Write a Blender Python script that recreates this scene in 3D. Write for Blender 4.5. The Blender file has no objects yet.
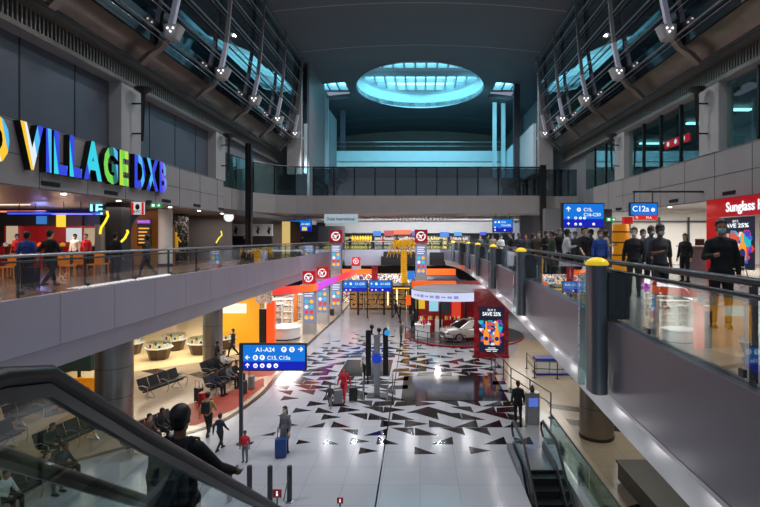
import bpy, math, random
from mathutils import Vector, Matrix
random.seed(7)
SC = bpy.context.scene
COL = SC.collection
PI = math.pi
R = math.radians
# ------------------------------------------------------------------ camera, world, exposure
F = 500.0; VX = 420.0; VY = 238.0; EYE = 7.7; DK = 6.16
cam_d = bpy.data.cameras.new('camera'); cam = bpy.data.objects.new('camera', cam_d); COL.objects.link(cam)
cam.location = (0, 0, EYE); cam.rotation_euler = (PI/2, 0, 0)
cam_d.sensor_width = 36; cam_d.lens = 36*F/760
cam_d.shift_x = -(VX-380)/760; cam_d.shift_y = -(253.5-VY)/760
cam_d.clip_start = .05; cam_d.clip_end = 400
SC.camera = cam
w = bpy.data.worlds.new('world'); SC.world = w; w.use_nodes = True
w.node_tree.nodes['Background'].inputs[0].default_value = (.42, .50, .62, 1)
w.node_tree.nodes['Background'].inputs[1].default_value = .55
vs = SC.view_settings
vs.view_transform = 'Standard'; vs.look = 'None'; vs.gamma = 1; vs.exposure = 0.0; vs.use_curve_mapping = False
SC.cycles.use_denoising = True
SC.cycles.max_bounces = 7; SC.cycles.diffuse_bounces = 3; SC.cycles.glossy_bounces = 3; SC.cycles.transparent_max_bounces = 14
SC.cycles.sample_clamp_indirect = 4

def area(name, loc, sx, sy, power, color=(1, 1, 1), rot=(0, 0, 0)):
    l = bpy.data.lights.new(name, 'AREA'); l.shape = 'RECTANGLE'; l.size = sx; l.size_y = sy; l.energy = power; l.color = color
    o = bpy.data.objects.new(name, l); COL.objects.link(o); o.location = loc; o.rotation_euler = rot
    return o
def spot(name, loc, target, power, color=(1, 1, 1), size=60, blend=.6, rad=.15):
    l = bpy.data.lights.new(name, 'SPOT'); l.energy = power; l.color = color; l.spot_size = R(size); l.spot_blend = blend; l.shadow_soft_size = rad
    o = bpy.data.objects.new(name, l); COL.objects.link(o); o.location = loc
    d = Vector(target)-Vector(loc); o.rotation_euler = d.to_track_quat('-Z', 'Y').to_euler()
    return o
def point(name, loc, power, color=(1, 1, 1), rad=.2):
    l = bpy.data.lights.new(name, 'POINT'); l.energy = power; l.color = color; l.shadow_soft_size = rad
    o = bpy.data.objects.new(name, l); COL.objects.link(o); o.location = loc
    return o
# daylight falling through the roof opening
area('skylight_daylight', (0, 55, 25.2), 12, 12, 700, (.22, .78, 1))
# rib floodlights washing the concourse floor
for sgn in (-1, 1):
    for y in (11, 21.6, 27, 32.3, 42.8):
        spot('rib_flood', (sgn*10.2, y+.1, 16.1), (-3.2+sgn*1.2, y+3, 0), 3000, (.93, .95, 1), 62, .7, .3)
for sgn in (-1, 1):
    for y, pw in ((6, 950), (15, 1250), (24, 1800), (33, 2400), (42, 2500)):
        spot('hall_fill_spot', (sgn*4.5, y, 23.3), (sgn*4.7, y, 0), pw, (.97, .97, 1), 158, 1.0, .1)  # added spots without fittings, brightening the hall from above
spot('balcony_fill_spot', (-4, 50.5, 23.2), (-4, 61, 16.8), 2600, (.3, .82, 1), 130, .9, .3)  # this spot and the next are added to strengthen skylight on the balcony
spot('balcony_fill_spot', (5, 50.5, 23.2), (6, 61, 16.8), 2600, (.3, .82, 1), 130, .9, .3)
# ground floor ceiling panels under both galleries
for y, pw in ((14, 50), (23, 160), (32, 330), (41, 480), (50, 420)):
    area('left_ground_ceiling_light', (-14.5, y, 4.05), 5, 6, pw, (1, .88, .72))
for y, pw in ((12, 90), (19, 130), (26, 200), (34, 200), (44, 200)):
    area('right_ground_ceiling_light', (8.5, y, 4.75), 3, 5, pw, (1, .93, .84))
area('far_hall_ceiling_light', (-3, 56, 4.0), 9, 3, 200, (1, .9, .75))
area('far_hall_ceiling_light', (-3, 68, 3.9), 10, 6, 300, (1, .85, .65))
# deck level ceiling lights
for y in (16, 24, 33, 44):
    area('left_food_ceiling_light', (-14.5, y, 9.1), 3, 4, 90, (1, .82, .7))
for y, pw in ((14, 160), (22, 400), (31, 320), (42, 300)):
    area('right_deck_ceiling_light', (15.5, y, 9.1), 4, 4, pw, (1, .95, .88))
area('far_deck_ceiling_light', (-1, 68, 9.4), 22, 3, 700, (1, .95, .85))
for x in (-8, -5.6, -3.2, -.8, 1.6, 4, 6.4, 8.6): spot('bridge_fill_spot', (x, 42.5, 9.7), (x, 42.4, 0), 420, (.95, .95, 1), 164, .8, .05)  # added spot row under the bridge, brightening the far gallery fascias
area('left_fascia_fill', (5.2, 42, 4.4), 1.5, 16, 300, (1, .95, .97), (0, R(60), 0))  # added fill facing left, brightens the left gallery fascia
area('right_fascia_fill', (-10.4, 46, 3.9), 1.5, 18, 260, (1, .93, .95), (0, R(-60), 0))  # added fill facing right, brightens the right gallery fascia
area('far_band_fill', (0, 56, 9.4), 20, .6, 2600, (.9, .95, 1), (R(60), 0, 0))  # added fill tilted at the far band, no fitting there

# ------------------------------------------------------------------ materials
def lin(c):
    return tuple((v/12.92 if v <= .04045 else ((v+.055)/1.055)**2.4) for v in (c[0]/255, c[1]/255, c[2]/255))
MC = {}
def mat(name, rgb, rough=.5, metal=0, noise=.06, scale=6, bump=0, emit=None, es=0, coat=0):
    if name in MC: return MC[name]
    m = bpy.data.materials.new(name); m.use_nodes = True; nt = m.node_tree; b = nt.nodes['Principled BSDF']
    c = lin(rgb)
    if noise:
        tc = nt.nodes.new('ShaderNodeTexCoord'); nz = nt.nodes.new('ShaderNodeTexNoise'); nz.inputs['Scale'].default_value = scale; nz.inputs['Detail'].default_value = 4
        rp = nt.nodes.new('ShaderNodeValToRGB')
        rp.color_ramp.elements[0].position = .3; rp.color_ramp.elements[1].position = .7
        rp.color_ramp.elements[0].color = tuple(v*(1-noise) for v in c)+(1,)
        rp.color_ramp.elements[1].color = tuple(min(1, v*(1+noise)) for v in c)+(1,)
        nt.links.new(tc.outputs['Object'], nz.inputs['Vector']); nt.links.new(nz.outputs['Fac'], rp.inputs['Fac']); nt.links.new(rp.outputs['Color'], b.inputs['Base Color'])
        if bump:
            bp = nt.nodes.new('ShaderNodeBump'); bp.inputs['Strength'].default_value = bump; bp.inputs['Distance'].default_value = .02
            nt.links.new(nz.outputs['Fac'], bp.inputs['Height']); nt.links.new(bp.outputs['Normal'], b.inputs['Normal'])
    else:
        b.inputs['Base Color'].default_value = c+(1,)
    b.inputs['Roughness'].default_value = rough; b.inputs['Metallic'].default_value = metal
    if coat: b.inputs['Coat Weight'].default_value = coat; b.inputs['Coat Roughness'].default_value = .04
    if emit:
        b.inputs['Emission Color'].default_value = lin(emit)+(1,); b.inputs['Emission Strength'].default_value = es
    MC[name] = m
    return m
def glow(rgb, s=1.0):
    return mat('glow_%d_%d_%d_%g' % (rgb[0], rgb[1], rgb[2], s), (5, 5, 5), .5, 0, 0, emit=rgb, es=s)
def glass(name, tint=(.86, .93, .92), ior=1.5, boost=0.0):
    if name in MC: return MC[name]
    m = bpy.data.materials.new(name); m.use_nodes = True; nt = m.node_tree
    nt.nodes.remove(nt.nodes['Principled BSDF']); out = nt.nodes['Material Output']
    tr = nt.nodes.new('ShaderNodeBsdfTransparent'); tr.inputs[0].default_value = tint+(1,)
    gl = nt.nodes.new('ShaderNodeBsdfGlossy'); gl.inputs['Roughness'].default_value = .01; gl.inputs[0].default_value = (.95, .97, 1, 1)
    lw = nt.nodes.new('ShaderNodeLayerWeight'); lw.inputs['Blend'].default_value = .5
    pw = nt.nodes.new('ShaderNodeMath'); pw.operation = 'POWER'; pw.inputs[1].default_value = 3.2; nt.links.new(lw.outputs['Facing'], pw.inputs[0])
    fr = nt.nodes.new('ShaderNodeMath'); fr.operation = 'MULTIPLY_ADD'; fr.inputs[1].default_value = .8; fr.inputs[2].default_value = .035; nt.links.new(pw.outputs[0], fr.inputs[0])
    ad = nt.nodes.new('ShaderNodeMath'); ad.operation = 'ADD'; ad.use_clamp = True; ad.inputs[1].default_value = boost
    mx = nt.nodes.new('ShaderNodeMixShader')
    nt.links.new(fr.outputs[0], ad.inputs[0]); nt.links.new(ad.outputs[0], mx.inputs[0]); nt.links.new(tr.outputs[0], mx.inputs[1]); nt.links.new(gl.outputs[0], mx.inputs[2])
    nt.links.new(mx.outputs[0], out.inputs[0]); MC[name] = m
    return m
def tilemat(name, rgb, line, sx, sy, rough, mort=.012):
    if name in MC: return MC[name]
    m = bpy.data.materials.new(name); m.use_nodes = True; nt = m.node_tree; b = nt.nodes['Principled BSDF']
    tc = nt.nodes.new('ShaderNodeTexCoord'); br = nt.nodes.new('ShaderNodeTexBrick')
    br.offset = 0; br.inputs['Scale'].default_value = 1; br.inputs['Mortar Size'].default_value = mort; br.inputs['Brick Width'].default_value = sx; br.inputs['Row Height'].default_value = sy
    c = lin(rgb); br.inputs['Color1'].default_value = c+(1,); br.inputs['Color2'].default_value = tuple(v*.93 for v in c)+(1,); br.inputs['Mortar'].default_value = lin(line)+(1,)
    nz = nt.nodes.new('ShaderNodeTexNoise'); nz.inputs['Scale'].default_value = .6; nz.inputs['Detail'].default_value = 6
    mp = nt.nodes.new('ShaderNodeMapRange'); mp.inputs['To Min'].default_value = .86; mp.inputs['To Max'].default_value = 1.06
    mul = nt.nodes.new('ShaderNodeMixRGB'); mul.blend_type = 'MULTIPLY'; mul.inputs[0].default_value = 1
    nt.links.new(tc.outputs['Object'], br.inputs['Vector']); nt.links.new(tc.outputs['Object'], nz.inputs['Vector'])
    nt.links.new(nz.outputs['Fac'], mp.inputs['Value']); nt.links.new(br.outputs['Color'], mul.inputs[1]); nt.links.new(mp.outputs[0], mul.inputs[2])
    nt.links.new(mul.outputs[0], b.inputs['Base Color']); b.inputs['Roughness'].default_value = rough
    MC[name] = m
    return m
def cells(name, cols, scale, s=0.0, rough=.5, gen=True, stretch=(1, 1, 1)):
    """flat voronoi patches in a few colours (product fronts, printed panels)"""
    if name in MC: return MC[name]
    m = bpy.data.materials.new(name); m.use_nodes = True; nt = m.node_tree; b = nt.nodes['Principled BSDF']
    tc = nt.nodes.new('ShaderNodeTexCoord'); mp = nt.nodes.new('ShaderNodeMapping'); mp.inputs['Scale'].default_value = stretch
    v = nt.nodes.new('ShaderNodeTexVoronoi'); v.inputs['Scale'].default_value = scale; sp = nt.nodes.new('ShaderNodeSeparateColor'); rp = nt.nodes.new('ShaderNodeValToRGB')
    rp.color_ramp.interpolation = 'CONSTANT'
    n = len(cols)
    for i, c in enumerate(cols):
        e = rp.color_ramp.elements[i] if i < 2 else rp.color_ramp.elements.new(i/n)
        e.position = i/n; e.color = lin(c)+(1,)
    nt.links.new(tc.outputs['Object' if not gen else 'Generated'], mp.inputs[0]); nt.links.new(mp.outputs[0], v.inputs['Vector']); nt.links.new(v.outputs['Color'], sp.inputs[0]); nt.links.new(sp.outputs[0], rp.inputs[0])
    nt.links.new(rp.outputs[0], b.inputs['Base Color']); b.inputs['Roughness'].default_value = rough
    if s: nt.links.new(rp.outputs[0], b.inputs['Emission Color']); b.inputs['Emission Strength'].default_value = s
    MC[name] = m
    return m

M_white_floor = tilemat('white_stone_floor', (164, 166, 172), (144, 145, 150), 1.2, 1.2, .16)
M_black_floor = mat('black_stone', (14, 14, 17), .1, 0, .2, 2)
M_beige_floor = tilemat('beige_stone_floor', (186, 168, 146), (160, 142, 122), 1.2, 1.2, .2)
M_red_floor = mat('red_carpet_inlay', (150, 62, 48), .5, 0, .12, 3)
M_dark_floor = mat('dark_brown_stone', (52, 42, 38), .25, 0, .15, 3)
M_deck = mat('brown_polished_deck', (128, 98, 80), .2, 0, .12, 2)
M_deck_r = mat('grey_polished_deck', (150, 143, 134), .2, 0, .08, 2)
M_fascia = mat('grey_fascia_panel', (150, 147, 160), .38, .25, .04, .7)
M_fascia_d = mat('dark_grey_fascia_panel', (92, 92, 102), .34, .3, .05, .7)
M_soffit = mat('pale_metal_soffit', (196, 196, 200), .32, .3, .04, 1)
M_wall = mat('grey_wall_panel', (120, 120, 124), .5, 0, .05, 1)
M_wallL = mat('light_grey_wall', (168, 166, 166), .5, 0, .05, 1)
M_band = mat('warm_grey_band', (150, 146, 146), .45, 0, .05, 1)
M_dark = mat('dark_wall', (44, 46, 54), .45, 0, .1, 1)
M_bluepanel = mat('slate_blue_panel', (86, 92, 104), .35, .1, .07, .6)
M_black = mat('black_plastic', (14, 14, 15), .35, 0, .1)
M_rubber = mat('black_rubber', (20, 20, 22), .42, 0, .1)
M_steel = mat('brushed_steel', (170, 172, 176), .3, .9, .06, 12)
M_steel_d = mat('dark_steel', (76, 78, 82), .35, .8, .06, 12)
M_brown = mat('bronze_metal', (132, 122, 112), .3, .55, .12, 1.5)
M_louv = mat('grey_brown_louvre', (112, 106, 100), .4, .3, .05, 2)
M_ceil = mat('ceiling_panel', (92, 96, 104), .6, 0, .06, .4)
M_ceil_b = mat('brown_ceiling', (96, 84, 76), .6, 0, .08, .4)
M_aqua = mat('pale_painted_steel', (196, 214, 222), .5, 0, .04, 1)
M_glass = glass('clear_balustrade_glass')
M_glass_g = glass('greenish_glass', (.70, .84, .82), 1.5, .03)
M_glass_s = glass('smoked_glass', (.34, .40, .42), 1.5, .08)
M_glass_dark = mat('dark_reflective_glass', (8, 14, 22), .03, 0, 0, coat=1)
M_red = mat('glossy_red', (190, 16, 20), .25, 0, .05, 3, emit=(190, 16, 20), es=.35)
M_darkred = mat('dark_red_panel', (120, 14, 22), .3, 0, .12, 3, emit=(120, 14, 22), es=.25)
M_orange = mat('orange_panel', (232, 96, 24), .4, 0, .06, 3, emit=(240, 96, 24), es=.7)
M_white = mat('white_laminate', (226, 226, 226), .4, 0, .03, 3)
M_gold = mat('gold_leaf', (232, 180, 50), .3, .7, .3, 14, .4, emit=(232, 178, 36), es=.4)  # emission added so the gold reads bright, it is no lamp

# ------------------------------------------------------------------ mesh builder
class MB:
    def __init__(s): s.v = []; s.f = []; s.m = []
    def add(s, vs, fs, mi=0):
        o = len(s.v); s.v += [tuple(v) for v in vs]; s.f += [tuple(i+o for i in f) for f in fs]; s.m += [mi]*len(fs); return s
    def box(s, x0, x1, y0, y1, z0, z1, mi=0):
        return s.add([(x0,y0,z0),(x1,y0,z0),(x1,y1,z0),(x0,y1,z0),(x0,y0,z1),(x1,y0,z1),(x1,y1,z1),(x0,y1,z1)],
                     [(0,3,2,1),(4,5,6,7),(0,1,5,4),(1,2,6,5),(2,3,7,6),(3,0,4,7)], mi)
    def obox(s, c, ax, ay, az, mi=0):
        c = Vector(c); ax = Vector(ax)/2; ay = Vector(ay)/2; az = Vector(az)/2
        vs = [c+ax*i+ay*j+az*k for k in (-1, 1) for (i, j) in ((-1,-1),(1,-1),(1,1),(-1,1))]
        return s.add(vs, [(0,3,2,1),(4,5,6,7),(0,1,5,4),(1,2,6,5),(2,3,7,6),(3,0,4,7)], mi)
    def rbox(s, x0, x1, y0, y1, z0, z1, r=.05, n=3, mi=0):
        p = []
        for cx, cy, a0 in ((x1-r, y1-r, 0), (x0+r, y1-r, 90), (x0+r, y0+r, 180), (x1-r, y0+r, 270)):
            for k in range(n+1):
                a = R(a0+90*k/n); p.append((cx+r*math.cos(a), cy+r*math.sin(a)))
        return s.prism(p, z0, z1, mi)
    def prism(s, poly, z0, z1, mi=0):
        n = len(poly)
        vs = [(x, y, z0) for x, y in poly]+[(x, y, z1) for x, y in poly]
        return s.add(vs, [tuple(range(n-1, -1, -1)), tuple(range(n, 2*n))]+[(i, (i+1) % n, n+(i+1) % n, n+i) for i in range(n)], mi)
    def plate(s, poly, o, u, v, t, mi=0):
        """polygon in a plane (origin o, axes u v) with thickness t along u x v"""
        o = Vector(o); u = Vector(u); v = Vector(v); nrm = u.cross(v).normalized()*t; n = len(poly)
        a = [o+u*x+v*y for x, y in poly]; b = [p+nrm for p in a]
        return s.add(a+b, [tuple(range(n-1, -1, -1)), tuple(range(n, 2*n))]+[(i, (i+1) % n, n+(i+1) % n, n+i) for i in range(n)], mi)
    def tube(s, path, r, n=8, mi=0, closed=False):
        pts = [Vector(p) for p in path]; rs = r if isinstance(r, (list, tuple)) else [r]*len(pts)
        rings = []; prev = None
        for i, p in enumerate(pts):
            if closed: t = pts[(i+1) % len(pts)]-pts[i-1]
            else: t = pts[min(i+1, len(pts)-1)]-pts[max(i-1, 0)]
            t.normalize()
            if prev is None:
                a = t.orthogonal().normalized()
                if abs(t.z) < .95: a = Vector((0, 0, 1)).cross(t).normalized()
            else:
                a = (prev-t*prev.dot(t)).normalized()
            prev = a; b = t.cross(a)
            rings.append([p+(a*math.cos(2*PI*k/n)+b*math.sin(2*PI*k/n))*rs[i] for k in range(n)])
        vs = [q for ring in rings for q in ring]; fs = []
        m = len(rings)
        for i in range(m if closed else m-1):
            for k in range(n):
                fs.append((i*n+k, i*n+(k+1) % n, ((i+1) % m)*n+(k+1) % n, ((i+1) % m)*n+k))
        if not closed: fs += [tuple(range(n-1, -1, -1)), tuple((m-1)*n+k for k in range(n))]
        return s.add(vs, fs, mi)
    def lathe(s, prof, c=(0, 0, 0), n=20, mi=0, a0=0, a1=360):
        full = abs(a1-a0) >= 360; k = n if full else n+1
        vs = []
        for r, z in prof:
            for i in range(k):
                a = R(a0+(a1-a0)*i/n); vs.append((c[0]+r*math.cos(a), c[1]+r*math.sin(a), c[2]+z))
        fs = []
        for j in range(len(prof)-1):
            for i in range(n):
                i2 = (i+1) % k if full else i+1
                fs.append((j*k+i, j*k+i2, (j+1)*k+i2, (j+1)*k+i))
        if full:
            if prof[0][0] > 1e-4: fs.append(tuple(range(k-1, -1, -1)))
            if prof[-1][0] > 1e-4: fs.append(tuple((len(prof)-1)*k+i for i in range(k)))
        return s.add(vs, fs, mi)
    def ell(s, c, r, n=12, m=8, mi=0):
        prof = [(math.sin(PI*j/m), -math.cos(PI*j/m)) for j in range(m+1)]
        vs = []
        for pr, pz in prof:
            for i in range(n):
                a = 2*PI*i/n; vs.append((c[0]+r[0]*pr*math.cos(a), c[1]+r[1]*pr*math.sin(a), c[2]+r[2]*pz))
        return s.add(vs, [(j*n+i, j*n+(i+1) % n, (j+1)*n+(i+1) % n, (j+1)*n+i) for j in range(m) for i in range(n)], mi)
    def cap(s, a, b, ra, rb, n=10):
        """tapered limb between two joints with round ends"""
        a = Vector(a); b = Vector(b); d = (b-a); L = d.length; d.normalize()
        path = [a-d*ra*.95, a-d*ra*.7, a-d*ra*.3, a, b, b+d*rb*.3, b+d*rb*.7, b+d*rb*.95]
        rs = [ra*.25, ra*.7, ra*.95, ra, rb, rb*.95, rb*.7, rb*.25]
        return s.tube(path, rs, n)
    def sweep(s, path, prof, mi=0, closed_prof=True, caps=True):
        """profile (offset outwards, z) swept along a plan path [(x,y)], outwards = right of travel"""
        n = len(path); k = len(prof); vs = []
        for i in range(n):
            t = Vector(path[min(i+1, n-1)])-Vector(path[max(i-1, 0)]); t.normalize(); nx, ny = t.y, -t.x
            for (d, z) in prof: vs.append((path[i][0]+nx*d, path[i][1]+ny*d, z))
        fs = []
        for i in range(n-1):
            for j in range(k if closed_prof else k-1):
                fs.append((i*k+j, (i+1)*k+j, (i+1)*k+(j+1) % k, i*k+(j+1) % k))
        if closed_prof and caps: fs += [tuple(range(k)), tuple((n-1)*k+j for j in range(k-1, -1, -1))]
        return s.add(vs, fs, mi)
    def build(s, name, mats, parent=None, smooth=False):
        me = bpy.data.meshes.new(name)
        off = root_loc(parent)
        me.from_pydata([(x-off[0], y-off[1], z-off[2]) for x, y, z in s.v], [], s.f)
        mats = mats if isinstance(mats, (list, tuple)) else [mats]
        for m in mats: me.materials.append(m)
        if len(mats) > 1: me.polygons.foreach_set('material_index', s.m)
        me.validate(); 
        import bmesh
        bm = bmesh.new(); bm.from_mesh(me); bmesh.ops.recalc_face_normals(bm, faces=bm.faces); bm.to_mesh(me); bm.free()
        if smooth: shade(me, smooth)
        o = bpy.data.objects.new(name, me); COL.objects.link(o)
        if parent: o.parent = parent
        return o
def shade(me, ang=True):
    me.polygons.foreach_set('use_smooth', [True]*len(me.polygons))
    if ang is not True:
        try: me.set_sharp_from_angle(angle=R(ang))
        except Exception: pass
def root_loc(o):
    if o is None: return (0, 0, 0)
    while o.parent: o = o.parent
    return tuple(o.location) if o.type == 'EMPTY' else (0, 0, 0)
def tag(o, label=None, cat=None, group=None, kind=None):
    if label: o['label'] = label
    if cat: o['category'] = cat
    if group: o['group'] = group
    if kind: o['kind'] = kind
    return o
def thing(name, label, cat, loc=(0, 0, 0), group=None):
    o = bpy.data.objects.new(name, None); COL.objects.link(o); o.location = loc; o.empty_display_size = .2
    return tag(o, label, cat, group)
def struct(name, mb, m, smooth=False):
    return tag(mb.build(name, m, None, smooth), kind='structure')
def copy_tree(o, parent=None):
    c = o.copy(); COL.objects.link(c); c.parent = parent
    for ch in list(o.children): copy_tree(ch, c)
    return c
def first_or_copy(proto):
    if proto.get('used_once'):
        return copy_tree(proto)
    proto['used_once'] = 1
    return proto
def put(proto, loc, rz=0, label=None, group=None, scale=None):
    o = first_or_copy(proto); o.location = loc; o.rotation_euler = (0, 0, rz)
    if scale: o.scale = (scale,)*3 if not isinstance(scale, tuple) else scale
    if label: o['label'] = label
    if group: o['group'] = group
    return o
def gp(px, py, z=0.0):
    """where the sight line through a spot of the photograph meets height z"""
    Y = F*(EYE-z)/(py-VY); return ((px-VX)*Y/F, Y)
def ray(px, py, Y): return ((px-VX)*Y/F, Y, EYE-(py-VY)*Y/F)

# lettering
TC = {}
def glyphs(s, ext, off):
    k = (s, ext, off)
    if k in TC: return TC[k]
    cu = bpy.data.curves.new('t', 'FONT'); cu.body = s; cu.extrude = ext; cu.offset = off; cu.size = 1; cu.resolution_u = 3
    o = bpy.data.objects.new('t', cu); COL.objects.link(o)
    dg = bpy.context.evaluated_depsgraph_get(); me = bpy.data.meshes.new_from_object(o.evaluated_get(dg))
    vs = [tuple(v.co) for v in me.vertices]; fs = [tuple(p.vertices) for p in me.polygons]
    bpy.data.objects.remove(o); bpy.data.curves.remove(cu); bpy.data.meshes.remove(me)
    TC[k] = (vs, fs); return TC[k]
def text(mb, s, o, u, v, h, width=None, align='l', depth=.004, off=0.0, mi=0):
    """writes s on a plane: cap height h"""
    vs, fs = glyphs(s, .5, off)
    if not vs: return
    x0 = min(p[0] for p in vs); x1 = max(p[0] for p in vs); y0 = 0.0; y1 = .69
    o = Vector(o); u = Vector(u); v = Vector(v); n = u.cross(v).normalized()
    sy = h/y1; sx = sy if width is None else width/(x1-x0)
    W = (x1-x0)*sx; sh = 0 if align == 'l' else (-W/2 if align == 'c' else -W)
    mb.add([o+u*((p[0]-x0)*sx+sh)+v*((p[1]-y0)*sy)+n*(p[2]+.5)*depth for p in vs], fs, mi)
def disc(mb, o, u, v, r, t=.004, mi=0, n=16):
    mb.plate([(r*math.cos(2*PI*k/n), r*math.sin(2*PI*k/n)) for k in range(n)], o, u, v, t, mi)
def arrow(mb, o, u, v, s, ang=0, t=.004, mi=0):
    pts = [(-.5, -.09), (.1, -.09), (-.12, -.36), (.06, -.46), (.5, 0), (.06, .46), (-.12, .36), (.1, .09), (-.5, .09)]
    c, sn = math.cos(ang), math.sin(ang)
    mb.plate([((x*c-y*sn)*s, (x*sn+y*c)*s) for x, y in pts], o, u, v, t, mi)
EX = Vector((1, 0, 0)); EZ = Vector((0, 0, 1)); EY = Vector((0, 1, 0))

# ================================================================== THE SETTING
# ---- concourse floor with an opening for the sunken escalator
HX0, HX1, HY0, HY1 = 3.2, 4.72, 6.0, 17.6
fl = MB()
def quad(mb, x0, x1, y0, y1, z, mi=0): mb.add([(x0,y0,z),(x1,y0,z),(x1,y1,z),(x0,y1,z)], [(0,1,2,3)], mi)
quad(fl, -30, HX0, -4, 110, 0); quad(fl, HX1, 26, -4, 110, 0); quad(fl, HX0, HX1, HY1, 110, 0); quad(fl, HX0, HX1, -4, HY0, 0)
# black mosaic inlaid in the white stone
rnd = random.Random(5)
def inlay(poly, h=.004): fl.add([(x, y, h) for x, y in poly], [tuple(range(len(poly)))], 1)
def dark_zone(x, y):
    return (-.9 < x < 4.3 and 23.6 < y < 28.3) or (-5.0 < x < -1.5 and 27.6 < y < 32.0)
inlay([(-.9, 23.6), (4.2, 23.6), (4.2, 28.0), (-.9, 28.0)], .004); inlay([(-4.6, 27.8), (-1.7, 27.8), (-1.7, 31.6), (-4.6, 31.6)], .004)
S = .84
for iy in range(0, 30):
    y = 17.8+iy*S*1.0
    for ix in range(-9, 6):
        x = ix*1.0+(.57 if iy % 2 else 0)-.2
        cx, cy = x+.57, y+.5
        if dark_zone(cx, cy) or cx > 4.5 or cx < -8.0: continue
        if cy > 19.4 and cx > 3.1 and cy < 20: continue
        # density falls away from the dark fields
        d1 = max(0, -.9-cx, cx-4.2)*1.0+max(0, 23.6-cy, cy-28.0)*.9
        d2 = max(0, -4.6-cx, cx+1.7)*1.0+max(0, 27.8-cy, cy-31.6)*.8
        d = min(d1, d2); pr = 1.0 if d < 2.2 else 1.0-(d-2.2)*.14
        if rnd.random() > pr: continue
        k = rnd.choice((0, 1, 2, 3, 4)) if d < 1.6 else rnd.choice((0, 1, 2, 3))
        q = min(1, 1.0 if d < 3 else 1.0-.12*(d-3)); q = max(q, .35)
        a, b = 1.0*q, S*q
        if k == 0: inlay([(x, y), (x+a, y), (x, y+b)])
        elif k == 1: inlay([(x, y), (x+a, y), (x+a, y+b)])
        elif k == 2: inlay([(x, y+b), (x+a, y), (x+a*.95, y+b)])
        elif k == 3: inlay([(x, y), (x+a*1.0, y+b*.45), (x, y+b)])
        else: inlay([(x, y), (x+a, y+b*.2), (x+a, y+b), (x+.1, y+b*.8)])
# dark seam down the middle
fl.add([(-1.27, 8, .006), (-1.22, 8, .006), (-1.42, 44, .006), (-1.47, 44, .006)], [(0, 1, 2, 3)], 1)
struct('floor', fl, [M_white_floor, M_black_floor])
def smoothpath(pts, n=6):
    out = []
    P = [Vector(p) for p in pts]
    for i in range(len(P)-1):
        p0 = P[max(i-1, 0)]; p1 = P[i]; p2 = P[i+1]; p3 = P[min(i+2, len(P)-1)]
        for k in range(n):
            t = k/n
            out.append(tuple(.5*((2*p1)+(-p0+p2)*t+(2*p0-5*p1+4*p2-p3)*t*t+(-p0+3*p1-3*p2+p3)*t**3)))
    out.append(tuple(P[-1])); return out
edgeL = smoothpath([(-13.5, 15.5), (-11.0, 18.2), (-9.0, 19.9), (-8.2, 21.4), (-7.8, 24.7), (-8.0, 28.7), (-8.1, 36.7), (-8.0, 51), (-8.4, 62)])
b = MB(); pl = [(-30, 15.5)]+edgeL+[(-30, 62)]
b.add([(x, y, .008) for x, y in pl], [tuple(range(len(pl)))]); struct('floor.001', b, M_beige_floor)
b = MB(); quad(b, -30, -13.5, -4, 15.5, .008); struct('floor.002', b, M_beige_floor)
b = MB(); b.sweep(edgeL, [(-.12, .009), (.12, .009), (.12, .016), (-.12, .016)]); struct('trim_1', b, M_dark_floor)
b = MB()
for poly in ([(-9.2, 20.5), (-8.3, 22.5), (-8.1, 26), (-8.6, 27.5), (-9.6, 25), (-12.3, 20.5)],
             [(-8.3, 28), (-8.3, 32), (-9.3, 31.5), (-10.2, 28.5), (-9, 27.6)]):
    b.add([(x, y, .012) for x, y in poly], [tuple(range(len(poly)))])
struct('floor.003', b, M_red_floor)
b = MB()
for (cx, cy, ww, dd, ang) in ((-11.5, 27.5, 3.4, .7, -35), (-15.5, 29, 4.5, .8, -30), (-18, 23, 5, .8, -30), (-10.3, 31, 2.5, .6, -30), (-17, 18.5, 5, .8, -35)):
    c, s_ = math.cos(R(ang)), math.sin(R(ang))
    b.add([(cx+i*c*ww/2-j*s_*dd/2, cy+i*s_*ww/2+j*c*dd/2, .014) for i, j in ((-1,-1),(1,-1),(1,1),(-1,1))], [(0, 1, 2, 3)])
struct('floor.004', b, M_dark_floor)
edgeR = smoothpath([(4.95, 8), (4.98, 14), (5.1, 18.6), (5.75, 21), (5.2, 23.2), (4.64, 25.5), (4.6, 27.3), (5.2, 31), (6.5, 34), (7.5, 38)])
b = MB(); pl = edgeR+[(26, 38), (26, 8)]
b.add([(x, y, .008) for x, y in pl], [tuple(range(len(pl)))]); struct('floor.005', b, M_beige_floor)
b = MB()
for q in ([(6.2, 20.6), (8.9, 19.4), (8.9, 20.1), (6.2, 21.3)], [(5.9, 22.6), (9.5, 21.0), (9.5, 21.7), (5.9, 23.3)], [(4.98, 13.9), (6.6, 14.6), (6.2, 13.2), (5.0, 12.0)]):
    b.add([(x, y, .013) for x, y in q], [(0, 1, 2, 3)])
struct('floor.006', b, M_dark_floor)
# walls of the escalator pit
b = MB(); b.box(HX0-.12, HX0, HY0, HY1, -5, -.02); b.box(HX1, HX1+.12, HY0, HY1, -5, -.02); b.box(HX0-.12, HX1+.12, HY1, HY1+.12, -5, -.02); b.box(HX0-.12, HX1+.12, HY0-.12, HY0, -5, -.02)
b.box(HX0, HX1, HY0, HY1, -5.1, -5)
struct('wall_pit', b, M_wallL)

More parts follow.
